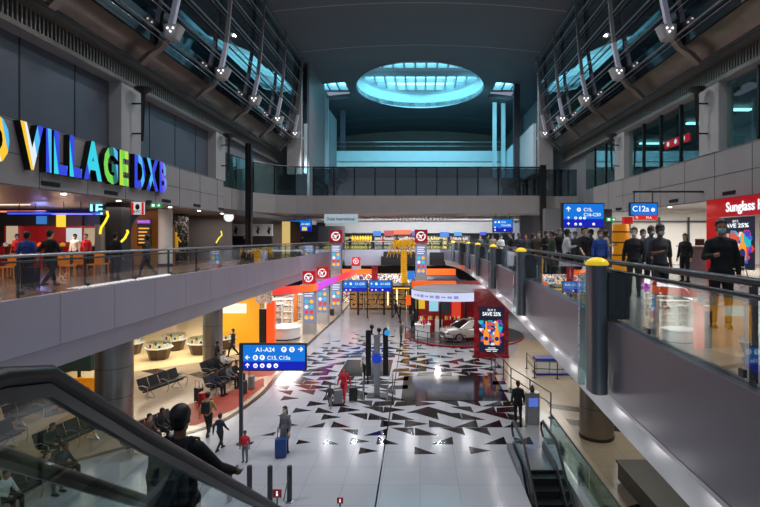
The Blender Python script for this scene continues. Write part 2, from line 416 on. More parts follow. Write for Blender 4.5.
# ---- left gallery deck
b = MB()
b.sweep([(-9.65, -3), (-9.65, 66)], [(0, 6.22), (0, 4.85), (-.12, 4.8), (-.34, 4.15), (-.8, 4.15), (-.8, 4.4), (-15, 4.4), (-15, 6.1), (-.2, 6.1), (-.2, 6.22)])
lf = struct('wall_left_gallery', b, M_fascia)
b = MB()
for i in range(28):
    y = -1+i*2.4; b.box(-9.655, -9.649, y, y+.018, 4.86, 6.2)
struct('trim_2', b, M_dark)
b = MB(); quad(b, -24.6, -9.85, -3, 78, DK); struct('floor.007', b, M_deck)
# ---- right gallery deck, its edge bows
edgeD = smoothpath([(3.0, -3), (3.15, 4.6), (3.3, 8.5), (3.65, 15.5), (4.05, 25), (4.3, 35), (4.4, 45), (4.2, 55), (3.4, 61.5), (2.6, 64)], 4)
rev = edgeD[::-1]
b = MB(); b.sweep(rev, [(0, 6.24), (0, 4.95), (-.1, 4.9), (-.25, 4.3), (-.8, 4.3), (-.8, 4.8), (-12, 4.8), (-12, 6.1), (-.2, 6.1), (-.2, 6.24)])
struct('wall_right_gallery', b, mat('right_fascia_panel', (112, 110, 122), .36, .25, .05, .7))
b = MB(); b.sweep(rev, [(.006, 4.96), (.012, 4.9), (-.08, 4.86), (-.24, 4.27), (-.26, 4.3), (-.1, 4.9)]); struct('trim_3', b, M_soffit)
pl = [(x+.2, y) for x, y in edgeD]+[(24, 64), (24, -3)]
b = MB(); b.add([(x, y, DK) for x, y in pl], [tuple(range(len(pl)))]); struct('floor.008', b, M_deck_r)
# ---- landing behind and beside the camera, cross deck at the far end
b = MB(); b.box(-9.65, 3.0, -4, -.25, 5.5, DK); b.box(-4.2, -1.35, -.25, 1.2, 5.5, DK-.003); struct('floor.009', b, M_deck_r)
b = MB(); b.box(-9.65, 3.0, 64, 64.3, 4.2, 6.22); b.box(-9.65, 12, 64.3, 78, 5.2, 6.16); struct('wall_far_gallery', b, M_fascia)
b = MB(); b.box(-9.6, 3, 64.05, 78, 4.1, 4.15); struct('ceiling_ground', b, M_ceil_b)

# ---- upper side walls (both sides)
WALL = 12.5
def mirror(s, pts): return [(x*s, y) for x, y in pts]
for s, side in ((-1, 'left'), (1, 'right')):
    y0, y1 = 2.0, 31.8
    def bx(mb, xa, xb, ya, yb, za, zb, mi=0):
        mb.box(min(s*xa, s*xb), max(s*xa, s*xb), ya, yb, za, zb, mi)
    b = MB(); bx(b, WALL, WALL+.35, y0, y1 if s < 0 else 36, 9.3, 11.35); bx(b, WALL+.35, 26, y0, 62, 9.32, 9.75); struct('wall_'+side+'_band', b, M_band)
    b = MB()
    for z in (9.32, 10.3, 11.3):
        bx(b, WALL-.008, WALL, y0, y1, z, z+.02)
    for i in range(14): bx(b, WALL-.008, WALL, y0+i*2.4, y0+i*2.4+.02, 9.3, 11.35)
    struct('trim_%d' % (4 if s < 0 else 5), b, M_dark)
    if s < 0:
        b = MB(); bx(b, WALL+.5, WALL+.8, y0, y1, 11.35, 14.3); struct('wall_left_panels', b, M_bluepanel)
        b = MB()
        for y in (2, 4.5, 7, 9.4, 13.8, 15.3+.9, 18.8, 24.0, 26.5, 28.9): bx(b, WALL+.485, WALL+.5, y, y+.05, 11.36, 14.3)
        struct('trim_6', b, M_black)
    b = MB(); bx(b, WALL, WALL+1.2, y0, 33, 14.22, 14.42); struct('ceiling_ledge_'+side, b, M_band)
    # columns standing in the wall
    for yc in (11.2, 20.9, 30.6):
        b = MB(); bx(b, WALL-.02, WALL+.6, yc, yc+1.45, 11.35, 14.25); struct('wall_%s_column' % side, b, M_wallL)
    # louvre band
    b = MB(); bx(b, WALL+.12, WALL+.2, y0, 44, 14.42, 15.05, 1); bx(b, WALL-.05, WALL+.2, y0, 44, 14.24, 14.42); bx(b, WALL-.12, WALL+.2, y0, 44, 15.03, 15.1)
    for i in range(230):
        y = y0+i*.182; bx(b, WALL-.02, WALL+.12, y, y+.07, 14.4, 15.04)
    struct('trim_%d' % (7 if s < 0 else 8), b, [M_louv, M_black])
    # tube + bronze cove
    b = MB(); b.tube([(s*12.05, y0, 15.2), (s*12.05, 44.2, 15.2)], .07, 10); struct('trim_%d' % (9 if s < 0 else 10), b, M_steel_d, 40)
    prof = [(12.5, 15.1), (12.45, 15.35), (12.2, 15.75), (11.8, 16.0), (11.35, 16.08)]
    b = MB(); vs = []
    for yy in (y0, 44): vs += [(s*x, yy, z) for x, z in prof]
    n = len(prof); b.add(vs, [(i, i+1, n+i+1, n+i) for i in range(n-1)])
    struct('wall_%s_cove' % side, b, M_brown, 60)
    # dark glass wall above
    gprof = [(11.35, 16.0), (11.05, 16.8), (10.8, 18.0), (10.62, 19.4), (10.5, 21.0), (10.4, 22.6), (10.35, 24.0)]
    b = MB(); vs = []
    for yy in (y0, 43.6): vs += [(s*x, yy, z) for x, z in gprof]+[(s*(x+.12), yy, z) for x, z in gprof[::-1]]
    n = 2*len(gprof); b.add(vs, [(i, (i+1) % n, n+(i+1) % n, n+i) for i in range(n)]+[tuple(range(n)), tuple(range(n, 2*n))])
    struct('window_%d' % (1 if s < 0 else 2), b, M_glass_dark)
    # horizontal rails in front of the glass
    rails = MB()
    for x, z in ((10.95, 16.35), (10.72, 17.5), (10.5, 18.6), (10.35, 19.8), (10.25, 20.9), (10.15, 22.0), (10.1, 22.9)):
        rails.tube([(s*x, y0, z), (s*x, 43.7, z)], .042, 6); rails.tube([(s*(x+.02), y0, z-.25), (s*(x+.02), 43.7, z-.25)], .012, 5)
    struct('trim_%d' % (11 if s < 0 else 12), rails, M_steel)
    # end walls beyond the glass, painted pale; side galleries up there
    b = MB(); bx(b, 10.35, 11.6, 43.6, 44.1, 13.3, 24.2); struct('wall_%s_end' % side, b, M_wallL)
    b = MB(); bx(b, 10.0, 10.25, 44.1, 62, 13.4, 17.8); bx(b, 10.25, 13, 44.1, 62, 16.4, 16.6); struct('wall_%s_upper_gallery' % side, b, M_aqua)
    b = MB(); bx(b, 12.8, 13.2, 31.8, 75, 9.75, 24.4); struct('wall_%s_upper_back' % side, b, M_wall)
# tall grey panels on the left beyond the glass, aqua lit edge
b = MB(); b.box(-10.0, -9.8, 44.3, 51.4, 10, 23.6); b.box(-9.95, -9.75, 53.0, 58.5, 14, 21.5); struct('wall_left_screen', b, M_wall)
b = MB()
for y in (51.6, 53.0): b.box(-10.0, -9.7, y-.1, y+.1, 13.4, 22.5)
for x in (8.6, 9.6):
    b.box(x-.22, x+.22, 57.5, 57.9, 13.5, 23.6)
struct('trim_13', b, M_aqua)
for x, yy in ((9.75, 50.5), (-9.4, 61.0)):
    b = MB(); b.box(x-.3, x+.3, yy-.3, yy+.3, 13.4, 23.6); struct('wall_column', b, M_fascia_d)
# far upper balcony
b = MB(); b.box(-10.4, 10.2, 60.0, 60.4, 16.9, 18.15); b.box(-10.4, 10.2, 60.4, 75, 16.9, 17.1); struct('wall_far_upper_gallery', b, M_aqua)
b = MB(); b.box(-10.4, 10.2, 59.9, 60.3, 16.2, 16.75); struct('trim_14', b, M_white)
t = thing('balustrade', 'steel balustrade along the high far balcony under the round skylight', 'railing', (0, 60.2, 18.15))
b = MB(); b.tube([(-10.2, 60.2, 19.25), (10, 60.2, 19.25)], .06, 8); b.tube([(-10.2, 60.2, 18.75), (10, 60.2, 18.75)], .03, 6); b.build('handrail', M_steel, t)
for i in range(14):
    b = MB(); x = -10.1+i*1.54; b.box(x-.03, x+.03, 60.15, 60.25, 18.15, 19.2); b.build('post', M_steel_d, t)
b = MB(); b.box(-13, 13, 75, 75.4, 13, 26); struct('wall_far_upper', b, M_ceil_b)
# ---- ceiling: one shallow vault with an oval opening and two square ones
nx, ny = 20, 36
vs = []; fs = []
def cz(x): return 23.75-.006*x*x
for j in range(ny+1):
    for i in range(nx+1):
        x = -12.9+25.8*i/nx; vs.append((x, -4+82*j/ny, cz(x)))
n0 = len(vs); vs += [(x, y, z+.5) for x, y, z in vs]
for j in range(ny):
    for i in range(nx):
        a = j*(nx+1)+i; q = (a, a+1, a+nx+2, a+nx+1); fs.append(q); fs.append(tuple(n0+k for k in q[::-1]))
for j in range(ny):
    for i in (0, nx):
        a = j*(nx+1)+i; c = a+nx+1; fs.append((a, c, c+n0, a+n0))
for i in range(nx):
    for j in (0, ny):
        a = j*(nx+1)+i; c = a+1; fs.append((a, c, c+n0, a+n0))
b = MB(); b.add(vs, fs)
ceil = b.build('ceiling', M_ceil)
cut = MB(); cut.prism([(6.7*math.cos(2*PI*k/64), 53.2+8.0*math.sin(2*PI*k/64)) for k in range(64)], 22, 26); cutA = cut.build('cutA', M_ceil)
cut = MB(); cut.box(-10.2, -7.6, 50.3, 56.0, 22, 26); cutB = cut.build('cutB', M_ceil)
cut = MB(); cut.box(7.6, 10.2, 50.3, 56.0, 22, 26); cutC = cut.build('cutC', M_ceil)
for c in (cutA, cutB, cutC):
    md = ceil.modifiers.new('b', 'BOOLEAN'); md.operation = 'DIFFERENCE'; md.object = c; md.solver = 'EXACT'
me = bpy.data.meshes.new_from_object(ceil.evaluated_get(bpy.context.evaluated_depsgraph_get())); ceil.modifiers.clear(); ceil.data = me; me.name = 'ceiling'
for c in (cutA, cutB, cutC): bpy.data.objects.remove(c)
tag(ceil, kind='structure')
b = MB()
for y in (26.5, 34, 41.5, 66, 70):
    b.add([(x, yy, cz(x)-.02) for x, yy in [(-10+i, y) for i in range(21)]]+[(x, yy, cz(x)-.02) for x, yy in [(-10+i, y+.1) for i in range(21)]], [(i, i+1, 22+i, 21+i) for i in range(20)])
struct('trim_15', b, M_wallL)
# drum of the round opening and the glazed roof over it
b = MB()
n = 64; vs = []
for z in (23.6, 26.2):
    vs += [(6.7*math.cos(2*PI*k/n), 53.2+8.0*math.sin(2*PI*k/n), z) for k in range(n)]
b.add(vs, [(k, (k+1) % n, n+(k+1) % n, n+k) for k in range(n)]); struct('wall_drum', b, M_aqua, True)
# roof above drum: solid strips between glazed strips
strips = [(44.5, 51.0, 0), (51.0, 53.2, 1), (53.2, 55.4, 0), (55.4, 60.6, 1), (60.6, 63.0, 0)]
b = MB()
for a, c, g in strips:
    if not g: b.box(-12.5, 12.5, a, c, 26.1, 26.3)
for a, c, g in ((51.0, 53.2, 1), (55.4, 60.6, 1)):
    for x in [-12+i*1.15 for i in range(22)]: b.box(x-.09, x+.09, a, c, 25.6, 26.25)
for y in (53.1, 58.0): b.box(-12.5, 12.5, y-.08, y+.08, 25.75, 26.25)
for y in (51.0, 55.4, 60.6): b.box(-12.5, 12.5, y-.15, y+.15, 25.6, 26.2)
struct('ceiling_skylight_frame', b, M_aqua)
sky = mat('daylit_skylight_glass', (200, 240, 250), .3, 0, 0, emit=(150, 238, 255), es=2.5)
for k, (a, c) in enumerate(((51.0, 53.2), (55.4, 60.6))):
    b = MB(); b.box(-12.4, 12.4, a, c, 26.26, 26.3); struct('window_%d' % (3+k), b, sky)

# ---- transverse bridge
b = MB()
path = [(-12.6, 31.8), (-12.45, 34), (-12.0, 36.2), (-11.0, 38), (-9.6, 38.8), (-8.4, 39), (9.4, 39)]
b.sweep([(-12.6, 31.8), (-12.45, 34), (-12.0, 36.2), (-11.0, 38), (-9.6, 38.8), (-8.4, 39)], [(0, 9.6), (0, 11.0), (-.3, 11.0), (-.3, 9.6)])
b.box(-8.4, 9.4, 39, 39.3, 9.62, 11.0); b.box(9.5, 12.5, 39.6, 39.9, 9.62, 11.0)
b.box(-12.5, 12.5, 39.3, 46, 9.75, 10.0)
struct('wall_bridge', b, M_band)
b = MB(); b.box(-8.4, 9.4, 45.9, 46.0, 11, 13.2); b.box(-12.5, 12.5, 45.9, 46.2, 9.96, 11); struct('wall_bridge_back', b, M_wall)
t = thing('glass_screen', 'tall smoked glass screen with dark mullions on the bridge across the hall', 'glass screen', (0, 39.15, 11.0))
for i in range(11):
    x = -8.35+i*1.61; b = MB(); b.box(x+.04, x+1.57, 39.12, 39.15, 11.02, 13.15); b.build('glass_panel', M_glass_s, t)
for i in range(12):
    x = -8.35+i*1.61; b = MB(); b.box(x-.05, x+.05, 39.05, 39.25, 11.0, 13.25); b.build('mullion', M_black, t)
b = MB(); b.box(-8.4, 9.4, 39.08, 39.22, 13.18, 13.28); b.build('top_rail', M_black, t)
t = thing('glass_screen', 'curved glass screen turning from the left wall onto the bridge', 'glass screen', (-11.5, 36, 11.0))
for i in range(5):
    (xa, ya), (xb, yb) = path[i], path[i+1]
    b = MB(); b.obox(((xa+xb)/2-.1, (ya+yb)/2+.15, 12.1), (xb-xa, yb-ya, 0), (-.02*(yb-ya), .02*(xb-xa), 0), (0, 0, 2.2)); b.build('glass_panel', M_glass_g, t)
    b = MB(); b.box(xa-.15, xa-.07, ya+.1, ya+.18, 11, 13.2); b.build('mullion', M_black, t)
b = MB(); b.tube([(x-.1, y+.15, 13.25) for x, y in path[:6]], .05, 6); b.build('top_rail', M_steel_d, t)
t = thing('glass_screen', 'short smoked glass screen between the black post and the right wall', 'glass screen', (11, 39.75, 11))
for i in range(2):
    b = MB(); b.box(9.6+i*1.45, 11.0+i*1.45, 39.7, 39.73, 11.02, 13.15); b.build('glass_panel', M_glass_s, t)
    b = MB(); b.box(9.52+i*1.45, 9.6+i*1.45, 39.65, 39.78, 11.0, 13.25); b.build('mullion', M_black, t)
# black posts at the ends of the bridge
b = MB(); b.box(9.42, 9.5, 38.7, 38.95, 6.17, 13.35); b.box(9.3, 9.75, 38.6, 38.9, 6.17, 13.35); tag(b.build('post', M_black), 'black square post where the bridge meets the right gallery', 'post')
b = MB(); b.box(-12.0, -11.6, 34.3, 34.7, 6.17, 14.2); b.box(-11.85, -11.75, 34.2, 34.3, 6.17, 14.2); tag(b.build('post', M_black), 'tall black post at the curved corner of the left upper gallery', 'post')
# hall roof slab and slat ceiling under/after the bridge at the far end
b = MB(); b.box(-12.5, 12.5, 66.0, 66.4, 8.35, 9.9); struct('wall_far_band', b, M_wallL)
b = MB(); b.box(-12.5, 12.5, 46, 74, 9.95, 10.1)
for i in range(60): x = -12+i*.4; b.box(x, x+.14, 52, 66, 9.8, 9.95)
struct('ceiling_slats', b, [M_wallL])
b = MB(); b.box(-20, 14, 74, 74.4, 6.16, 10); struct('wall_far', b, M_dark)
b = MB(); b.box(-30, 26, 78, 78.4, 0, 5.2); struct('wall_far_ground', b, M_dark)

# ---- shop back walls on both decks, ground back walls
b = MB(); b.box(-24.6, -24.3, 2, 74, 6.16, 9.4); struct('wall_left_shops', b, M_dark)
b = MB(); b.box(20, 20.3, 2, 64, 6.16, 9.4); struct('wall_right_shops', b, M_wallL)
b = MB(); b.box(-24.8, -24.5, 2, 64, 0, 4.4); struct('wall_left_ground', b, M_wallL)
b = MB(); b.box(14, 14.3, 2, 64, 0, 4.8); struct('wall_right_ground', b, M_wallL)
# structural columns
def column(x, y, r, z0, z1, m, label, ring=True):
    t = thing('column', label, 'column', (x, y, z0))
    b = MB(); b.lathe([(r, z0), (r, z1)], (x, y, 0), 32); b.build('shaft', m, t, 40)
    b = MB(); b.lathe([(r+.02, z0), (r+.02, z0+.12), (r, z0+.13)], (x, y, 0), 32); b.build('base_ring', M_dark_floor, t, 40)
    if ring:
        for z in (1.2, 2.4):
            b = MB(); b.lathe([(r+.004, z0+z), (r+.004, z0+z+.02)], (x, y, 0), 32); b.build('joint_ring', M_dark, t)
M_colm = mat('brushed_column_cladding', (150, 148, 144), .3, .75, .06, 2)
M_colb = mat('bronze_column_cladding', (142, 128, 114), .32, .6, .06, 2)
column(-12.65, 20.7, .7, 0, 4.38, M_colm, 'wide steel clad column beside the orange lattice hoarding')
column(-12.6, 30.4, .57, 0, 4.38, M_colm, 'steel clad column behind the people waiting with luggage')
column(-12.6, 40.5, .55, 0, 4.38, M_colm, 'steel clad column between the display counters, deepest under the left gallery')
column(6.85, 19.4, .64, 0, 4.78, M_colb, 'bronze clad round column on the beige floor under the right gallery')

# ================================================================== GLASS BALUSTRADES
def balustrade(path, label, z=DK+.06, h=1.04, step=2.4, inset=.12, side=1, rm=None):
    """path in plan; panels, posts and rails of their own"""
    t = thing('balustrade', label, 'railing', (path[0][0], path[0][1], z))
    # resample
    P = [Vector(p) for p in path]; L = [0]
    for i in range(1, len(P)): L.append(L[-1]+(P[i]-P[i-1]).length)
    def at(d):
        for i in range(1, len(P)):
            if d <= L[i] or i == len(P)-1:
                return P[i-1].lerp(P[i], (d-L[i-1])/max(1e-6, L[i]-L[i-1]))
    n = max(1, round(L[-1]/step))
    for i in range(n):
        a = at(L[-1]*i/n); c = at(L[-1]*(i+1)/n); d = (c-a).normalized(); nn = Vector((-d.y, d.x))*side
        a2 = a+d*.02+nn*inset; c2 = c-d*.02+nn*inset
        b = MB(); b.obox(((a2.x+c2.x)/2, (a2.y+c2.y)/2, z+.47), (c2.x-a2.x, c2.y-a2.y, 0), (nn.x*.016, nn.y*.016, 0), (0, 0, .9)); b.build('glass_panel', M_glass, t)
        b = MB(); b.obox((a.x+nn.x*(inset+.08), a.y+nn.y*(inset+.08), z+.5), (d.x*.035, d.y*.035, 0), (nn.x*.07, nn.y*.07, 0), (0, 0, .98)); b.obox((a.x+nn.x*(inset-.03), a.y+nn.y*(inset-.03), z+.12), (d.x*.08, d.y*.08, 0), (nn.x*.04, nn.y*.04, 0), (0, 0, .08)); b.build('post', M_steel_d, t)
    pts = [at(L[-1]*i/(n*2)) for i in range(n*2+1)]
    def off(p, i, o):
        q = pts[min(i+1, len(pts)-1)]-pts[max(i-1, 0)]; q.normalize(); return (p.x-q.y*side*o, p.y+q.x*side*o)
    b = MB(); b.tube([off(p, i, inset+.06)+(z+h,) for i, p in enumerate(pts)], .045, 10); b.build('handrail', rm or M_steel, t, 50)
    b = MB(); b.tube([off(p, i, inset)+(z+h-.14,) for i, p in enumerate(pts)], .028, 8); b.build('top_channel', M_rubber, t, 50)
    return t
balustrade([(-9.65, 2.5), (-9.65, 63.5)], 'long glass balustrade with double steel rail along the left gallery', side=1)
balustrade([(x, y) for x, y in edgeD if y > 1.0 and y < 62][::-1], 'bowed glass balustrade along the right gallery between yellow capped pillars', side=1, step=2.3, rm=M_steel_d)
balustrade([(-9.5, 64.0), (2.6, 64.0)], 'glass balustrade across the far end of the void', side=1)

# grey bullnosed pillars on the right gallery edge, yellow beacon on each
def edge_x(y):
    for i in range(1, len(edgeD)):
        if edgeD[i][1] >= y:
            a, c = edgeD[i-1], edgeD[i]; return a[0]+(c[0]-a[0])*(y-a[1])/(c[1]-a[1])
names = ['largest and nearest grey edge pillar with yellow domed lamp on top', 'second grey edge pillar from the near end, yellow lamp on top', 'third grey edge pillar along the right gallery', 'fourth grey edge pillar along the right gallery',
         'fifth grey edge pillar along the right gallery', 'sixth grey edge pillar along the right gallery', 'seventh grey edge pillar along the right gallery']
for i, y in enumerate((8.9, 17.7, 27, 36, 44, 51, 57.5)):
    x = edge_x(y)-.02
    t = thing('edge_pillar', names[i], 'pillar', (x, y, 4.95), 'grey pillars with yellow lamps on the gallery edge')
    b = MB(); b.rbox(x-.3, x-.02, y-.27, y+.27, 4.98, 7.22, .13, 5); b.build('casing', mat('pillar_casing', (98, 106, 114), .3, .3, .04), t, 40)
    b = MB(); b.box(x-.36, x-.05, y+.3, y+.42, 5.0, 7.05); b.build('side_plate', M_glass_g, t)
    b = MB(); b.box(x-.02, x+.35, y-.2, y+.2, 6.28, 7.1); b.build('rail_box', M_steel_d, t)
    b = MB(); b.lathe([(.2, 0), (.2, .04), (.16, .09), (.08, .13), (0, .14)], (x-.15, y, 7.22), 16); b.build('beacon', mat('yellow_beacon', (236, 200, 30), .3, 0, .03, emit=(236, 200, 30), es=.5), t, 40)

# ================================================================== RIBS WITH LAMPS
ribprof = [(12.15, 15.25), (11.7, 15.7), (11.3, 15.95), (11.0, 16.35), (10.8, 17.0), (10.55, 18.2), (10.4, 19.6), (10.28, 21.2), (10.2, 22.6), (10.12, 23.2)]
def rib(s, y, label):
    t = thing('rib', label, 'roof rib', (s*12.0, y, 15.2), 'curved steel ribs carrying floodlights')
    b = MB(); w_ = .13
    pr = [(s*(x-.1), z-.05) for x, z in ribprof[:4]]; q = [(s*(x+.18), z+.16) for x, z in ribprof[:4]]
    def strip(pa, wy):
        n = len(pa); vs = []
        for (x, z) in pa: vs += [(x, y-wy, z), (x, y+wy, z), (x+s*.2, y+wy, z+.05), (x+s*.2, y-wy, z+.05)]
        fs = [(4*i+j, 4*(i+1)+j, 4*(i+1)+(j+1) % 4, 4*i+(j+1) % 4) for i in range(n-1) for j in range(4)]+[(0, 1, 2, 3), (4*n-4, 4*n-3, 4*n-2, 4*n-1)]
        m = MB(); m.add(vs, fs); return m
    strip([(s*(x-.16), z-.08) for x, z in ribprof[:4]], .17).build('foot', M_brown, t, 40)
    strip([(s*(x-.2), z) for x, z in ribprof[3:6]], .11).build('lit_shank', mat('lamplit_rib', (206, 204, 222), .4, .1, .03), t, 40)  # lamp light on this rib segment is put into the paler colour
    strip([(s*(x-.18), z) for x, z in ribprof[5:]], .06).build('upper_bar', M_wall, t, 40)
    # lamp housing: a rounded scoop leaning into the hall
    cx, cz_ = s*10.62, 16.55
    b = MB(); b.rbox(-.38, .38, -.32, .32, -.3, .26, .17, 4)
    out = [Vector((0, 0, 0))]
    vs = []
    for (x, yy, z) in b.v:
        k = 1.0-.3*(z < 0); px = x*k; py = yy*k
        vs.append((cx+px+s*(.1 if z < 0 else 0), y+py*1.1, cz_+z-s*px*.35*0))
    b.v = vs; b.build('lamp_housing', M_wallL, t, 30)
    b = MB()
    for dx, dy, dz in ((-.12, -.34, .08), (.12, -.34, .08), (0, -.33, -.06)):
        b.ell((cx+dx, y+dy-.02, cz_+dz), (.038, .03, .038), 8, 6)
    b.build('lamp_bulb', glow((250, 250, 255), 4), t)
    b = MB(); b.box(min(cx, cx+s*.4), max(cx, cx+s*.4), y-.06, y+.06, cz_-.1, cz_+.05); b.build('lamp_bracket', M_steel_d, t)
ords = ['first', 'second', 'third', 'fourth', 'fifth', 'sixth', 'seventh']
for s, sd in ((-1, 'left'), (1, 'right')):
    for i, y in enumerate((16.3, 21.6, 27, 32.3, 37.6, 42.8)):
        rib(s, y, '%s curved rib with floodlight on the %s glass wall, counted from the near end' % (ords[i], sd))

# ================================================================== WALL TORCH LIGHTS (dark sconces on the left and right columns)
def sconce(x, y, z, s, label):
    t = thing('wall_sconce', label, 'light fitting', (x, y, z))
    b = MB(); b.tube([(x, y, z), (x+s*.05, y, z+2.0)], [.05, .09], 8); b.build('stem', M_black, t, 40)
    b = MB(); b.lathe([(.05, 0), (.12, .08), (.34, .2), (.38, .3), (.3, .3), (.1, .12)], (x+s*.05, y, z+2.0), 16); b.build('bowl', M_black, t, 40)
    b = MB(); b.box(min(x, x-s*.42), max(x, x-s*.42), y-.05, y+.05, z+.3, z+.36); b.box(min(x, x-s*.42), max(x, x-s*.42), y-.05, y+.05, z+1.6, z+1.66); b.build('bracket', M_black, t)
sconce(-12.05, 21.7, 11.9, 1, 'dark torch shaped sconce on the first left column')
sconce(-12.05, 31.4, 11.9, 1, 'dark torch shaped sconce on the column before the curved glass')
sconce(12.05, 21.7, 11.9, -1, 'dark torch shaped sconce on the right column between the windows')
sconce(12.05, 31.4, 11.9, -1, 'dark torch shaped sconce on the far right column')

# ================================================================== UPPER RIGHT WINDOWS
for k, (ya, yb) in enumerate(((12.7, 20.8), (22.4, 30.5), (32.1, 38.5), (2.5, 11.1))):
    t = thing('window_wall', ['office window wall with red sign inside, between the two right columns', 'office window wall past the farther right column', 'glazed bay next to the bridge on the right', 'dark office window wall above the red shop sign'][(0 if k == 1 else 3 if k == 0 else 2 if k == 2 else 1)] if k < 3 else 'dark office window wall before the first right column', 'window', (12.7, ya, 11.35))
    n = max(3, round((yb-ya)/2.0))
    for i in range(n):
        a = ya+(yb-ya)*i/n; c = ya+(yb-ya)*(i+1)/n
        b = MB(); b.box(12.75, 12.77, a+.05, c-.05, 11.4, 14.15); b.build('pane', M_glass_g, t)
        b = MB(); b.box(12.68, 12.86, a-.05, a+.05, 11.36, 14.2); b.build('mullion', M_black, t)
b = MB(); b.box(19, 19.2, 2, 46, 9.8, 14.3); struct('wall_right_office', b, M_wallL)
b = MB(); b.box(12.9, 20, 2, 46, 14.3, 14.4); struct('ceiling_office', b, M_ceil)
for i, y in enumerate((16, 19.5, 25, 28, 34)):
    b = MB(); b.box(15, 16.6, y, y+.25, 14.1, 14.2); tag(b.build('ceiling_light', glow((170, 235, 240), 3)), ['slim office ceiling light above the red shop sign, nearer one', 'slim office ceiling light above the red shop sign, farther one', 'slim ceiling light in the office with the red sign', 'slim ceiling light behind the red office sign, deeper in', 'slim ceiling light in the bay beside the bridge'][i], 'light')
t = thing('office_sign', 'small red illuminated sign with white symbols inside the right office window', 'sign', (13.6, 26, 12.7))
b = MB(); b.box(13.5, 13.62, 25.2, 27.6, 12.6, 13.0); b.build('panel', glow((220, 20, 50), 1.2), t)
b = MB()
for i in range(3): disc(b, (13.49, 27.2-i*.8, 12.8), -EY, EZ, .13, .006)
b.build('symbols', glow((250, 250, 250), 1.5), t); b = MB(); b.box(13.54, 13.58, 26.3, 26.4, 13.0, 14.3); b.build('hanger', M_black, t)
for i, (y, l) in enumerate(((17.0, 'grey cabinet standing inside the near office window'), (23.3, 'long grey desk inside the office with the red sign'), (34, 'grey counter behind the bay beside the bridge'))):
    b = MB(); b.rbox(14.2, 15.2, y, y+2.6, 9.76, 12.4, .08); b.box(14.15, 15.25, y-.05, y+2.65, 12.4, 12.45); tag(b.build('cabinet', mat('office_grey', (96, 106, 110), .5)), l, 'cabinet')
area('office_light', (16, 26, 14.0), 3, 14, 90, (.75, .95, 1))

# ================================================================== FOOD VILLAGE LETTERS
Wt = (222, 234, 242); Ye = (246, 196, 40); Bl = (40, 60, 215); Lb = (70, 180, 235); Cy = (40, 205, 225); Gr = (110, 205, 70); Dg = (20, 100, 90); Yg = (180, 215, 60)
PAL = {'F': [Ye, Wt], 'O': [Wt, Lb, Wt, Ye], 'D': [Wt, Wt, Ye, Lb], 'V': [Ye, Ye, Wt, Lb, Bl], 'I': [Bl, Lb], 'L': [Cy, Bl, Bl, Lb], 'A': [Bl, Cy, Cy, Gr], 'G': [Gr, Gr, Dg, Lb], 'E': [Yg, Gr, Yg]}
PALD = {'D': [Bl, Bl, Lb, Bl], 'X': [Bl, Lb, Bl, Bl], 'B': [Bl, (110, 80, 225), Lb]}
def bands(name, cols):
    if name in MC: return MC[name]
    m = bpy.data.materials.new(name); m.use_nodes = True; nt = m.node_tree; b = nt.nodes['Principled BSDF']
    tc = nt.nodes.new('ShaderNodeTexCoord'); dp = nt.nodes.new('ShaderNodeVectorMath'); dp.operation = 'DOT_PRODUCT'; dp.inputs[1].default_value = (0, .72, .28); rp = nt.nodes.new('ShaderNodeValToRGB'); rp.color_ramp.interpolation = 'CONSTANT'
    for i, c in enumerate(cols):
        e = rp.color_ramp.elements[i] if i < 2 else rp.color_ramp.elements.new(i/len(cols)); e.position = i/len(cols); e.color = lin(c)+(1,)
    nt.links.new(tc.outputs['Generated'], dp.inputs[0]); nt.links.new(dp.outputs['Value'], rp.inputs[0]); nt.links.new(rp.outputs[0], b.inputs['Emission Color']); b.inputs['Emission Strength'].default_value = 1.05; b.inputs['Base Color'].default_value = (.02, .02, .02, 1)
    MC[name] = m
    return m
t = thing('shop_sign', 'row of big multicoloured illuminated letters on the grey band over the food court', 'sign', (-12.4, 15, 9.9))
def letters(word, ya, yb, z, h, pal={}):
    ws = []
    for ch in word:
        vs_, fs_ = glyphs(ch, .5, .045); ws.append(max(p[0] for p in vs_)-min(p[0] for p in vs_))
    gap = .09; tot = sum(ws)+gap*(len(ws)-1); k = (yb-ya)/tot; y = ya
    for ch, w_ in zip(word, ws):
        b = MB(); text(b, ch, (-12.49, y, z), EY, EZ, h, w_*k, 'l', .22, .045)
        o = b.build('letter', [M_black, bands('letter_%s%d' % (ch, len(pal)), pal.get(ch) or PAL.get(ch, PAL['I']))], t)
        for p in o.data.polygons: p.material_index = 1 if p.normal.x > .9 else 0
        y += (w_+gap)*k
letters('FOOD', 11.0, 14.95, 9.95, 1.3); letters('VILLAGE', 15.35, 21.05, 9.95, 1.3); letters('DXB', 21.5, 24.2, 9.95, 1.3, PALD)

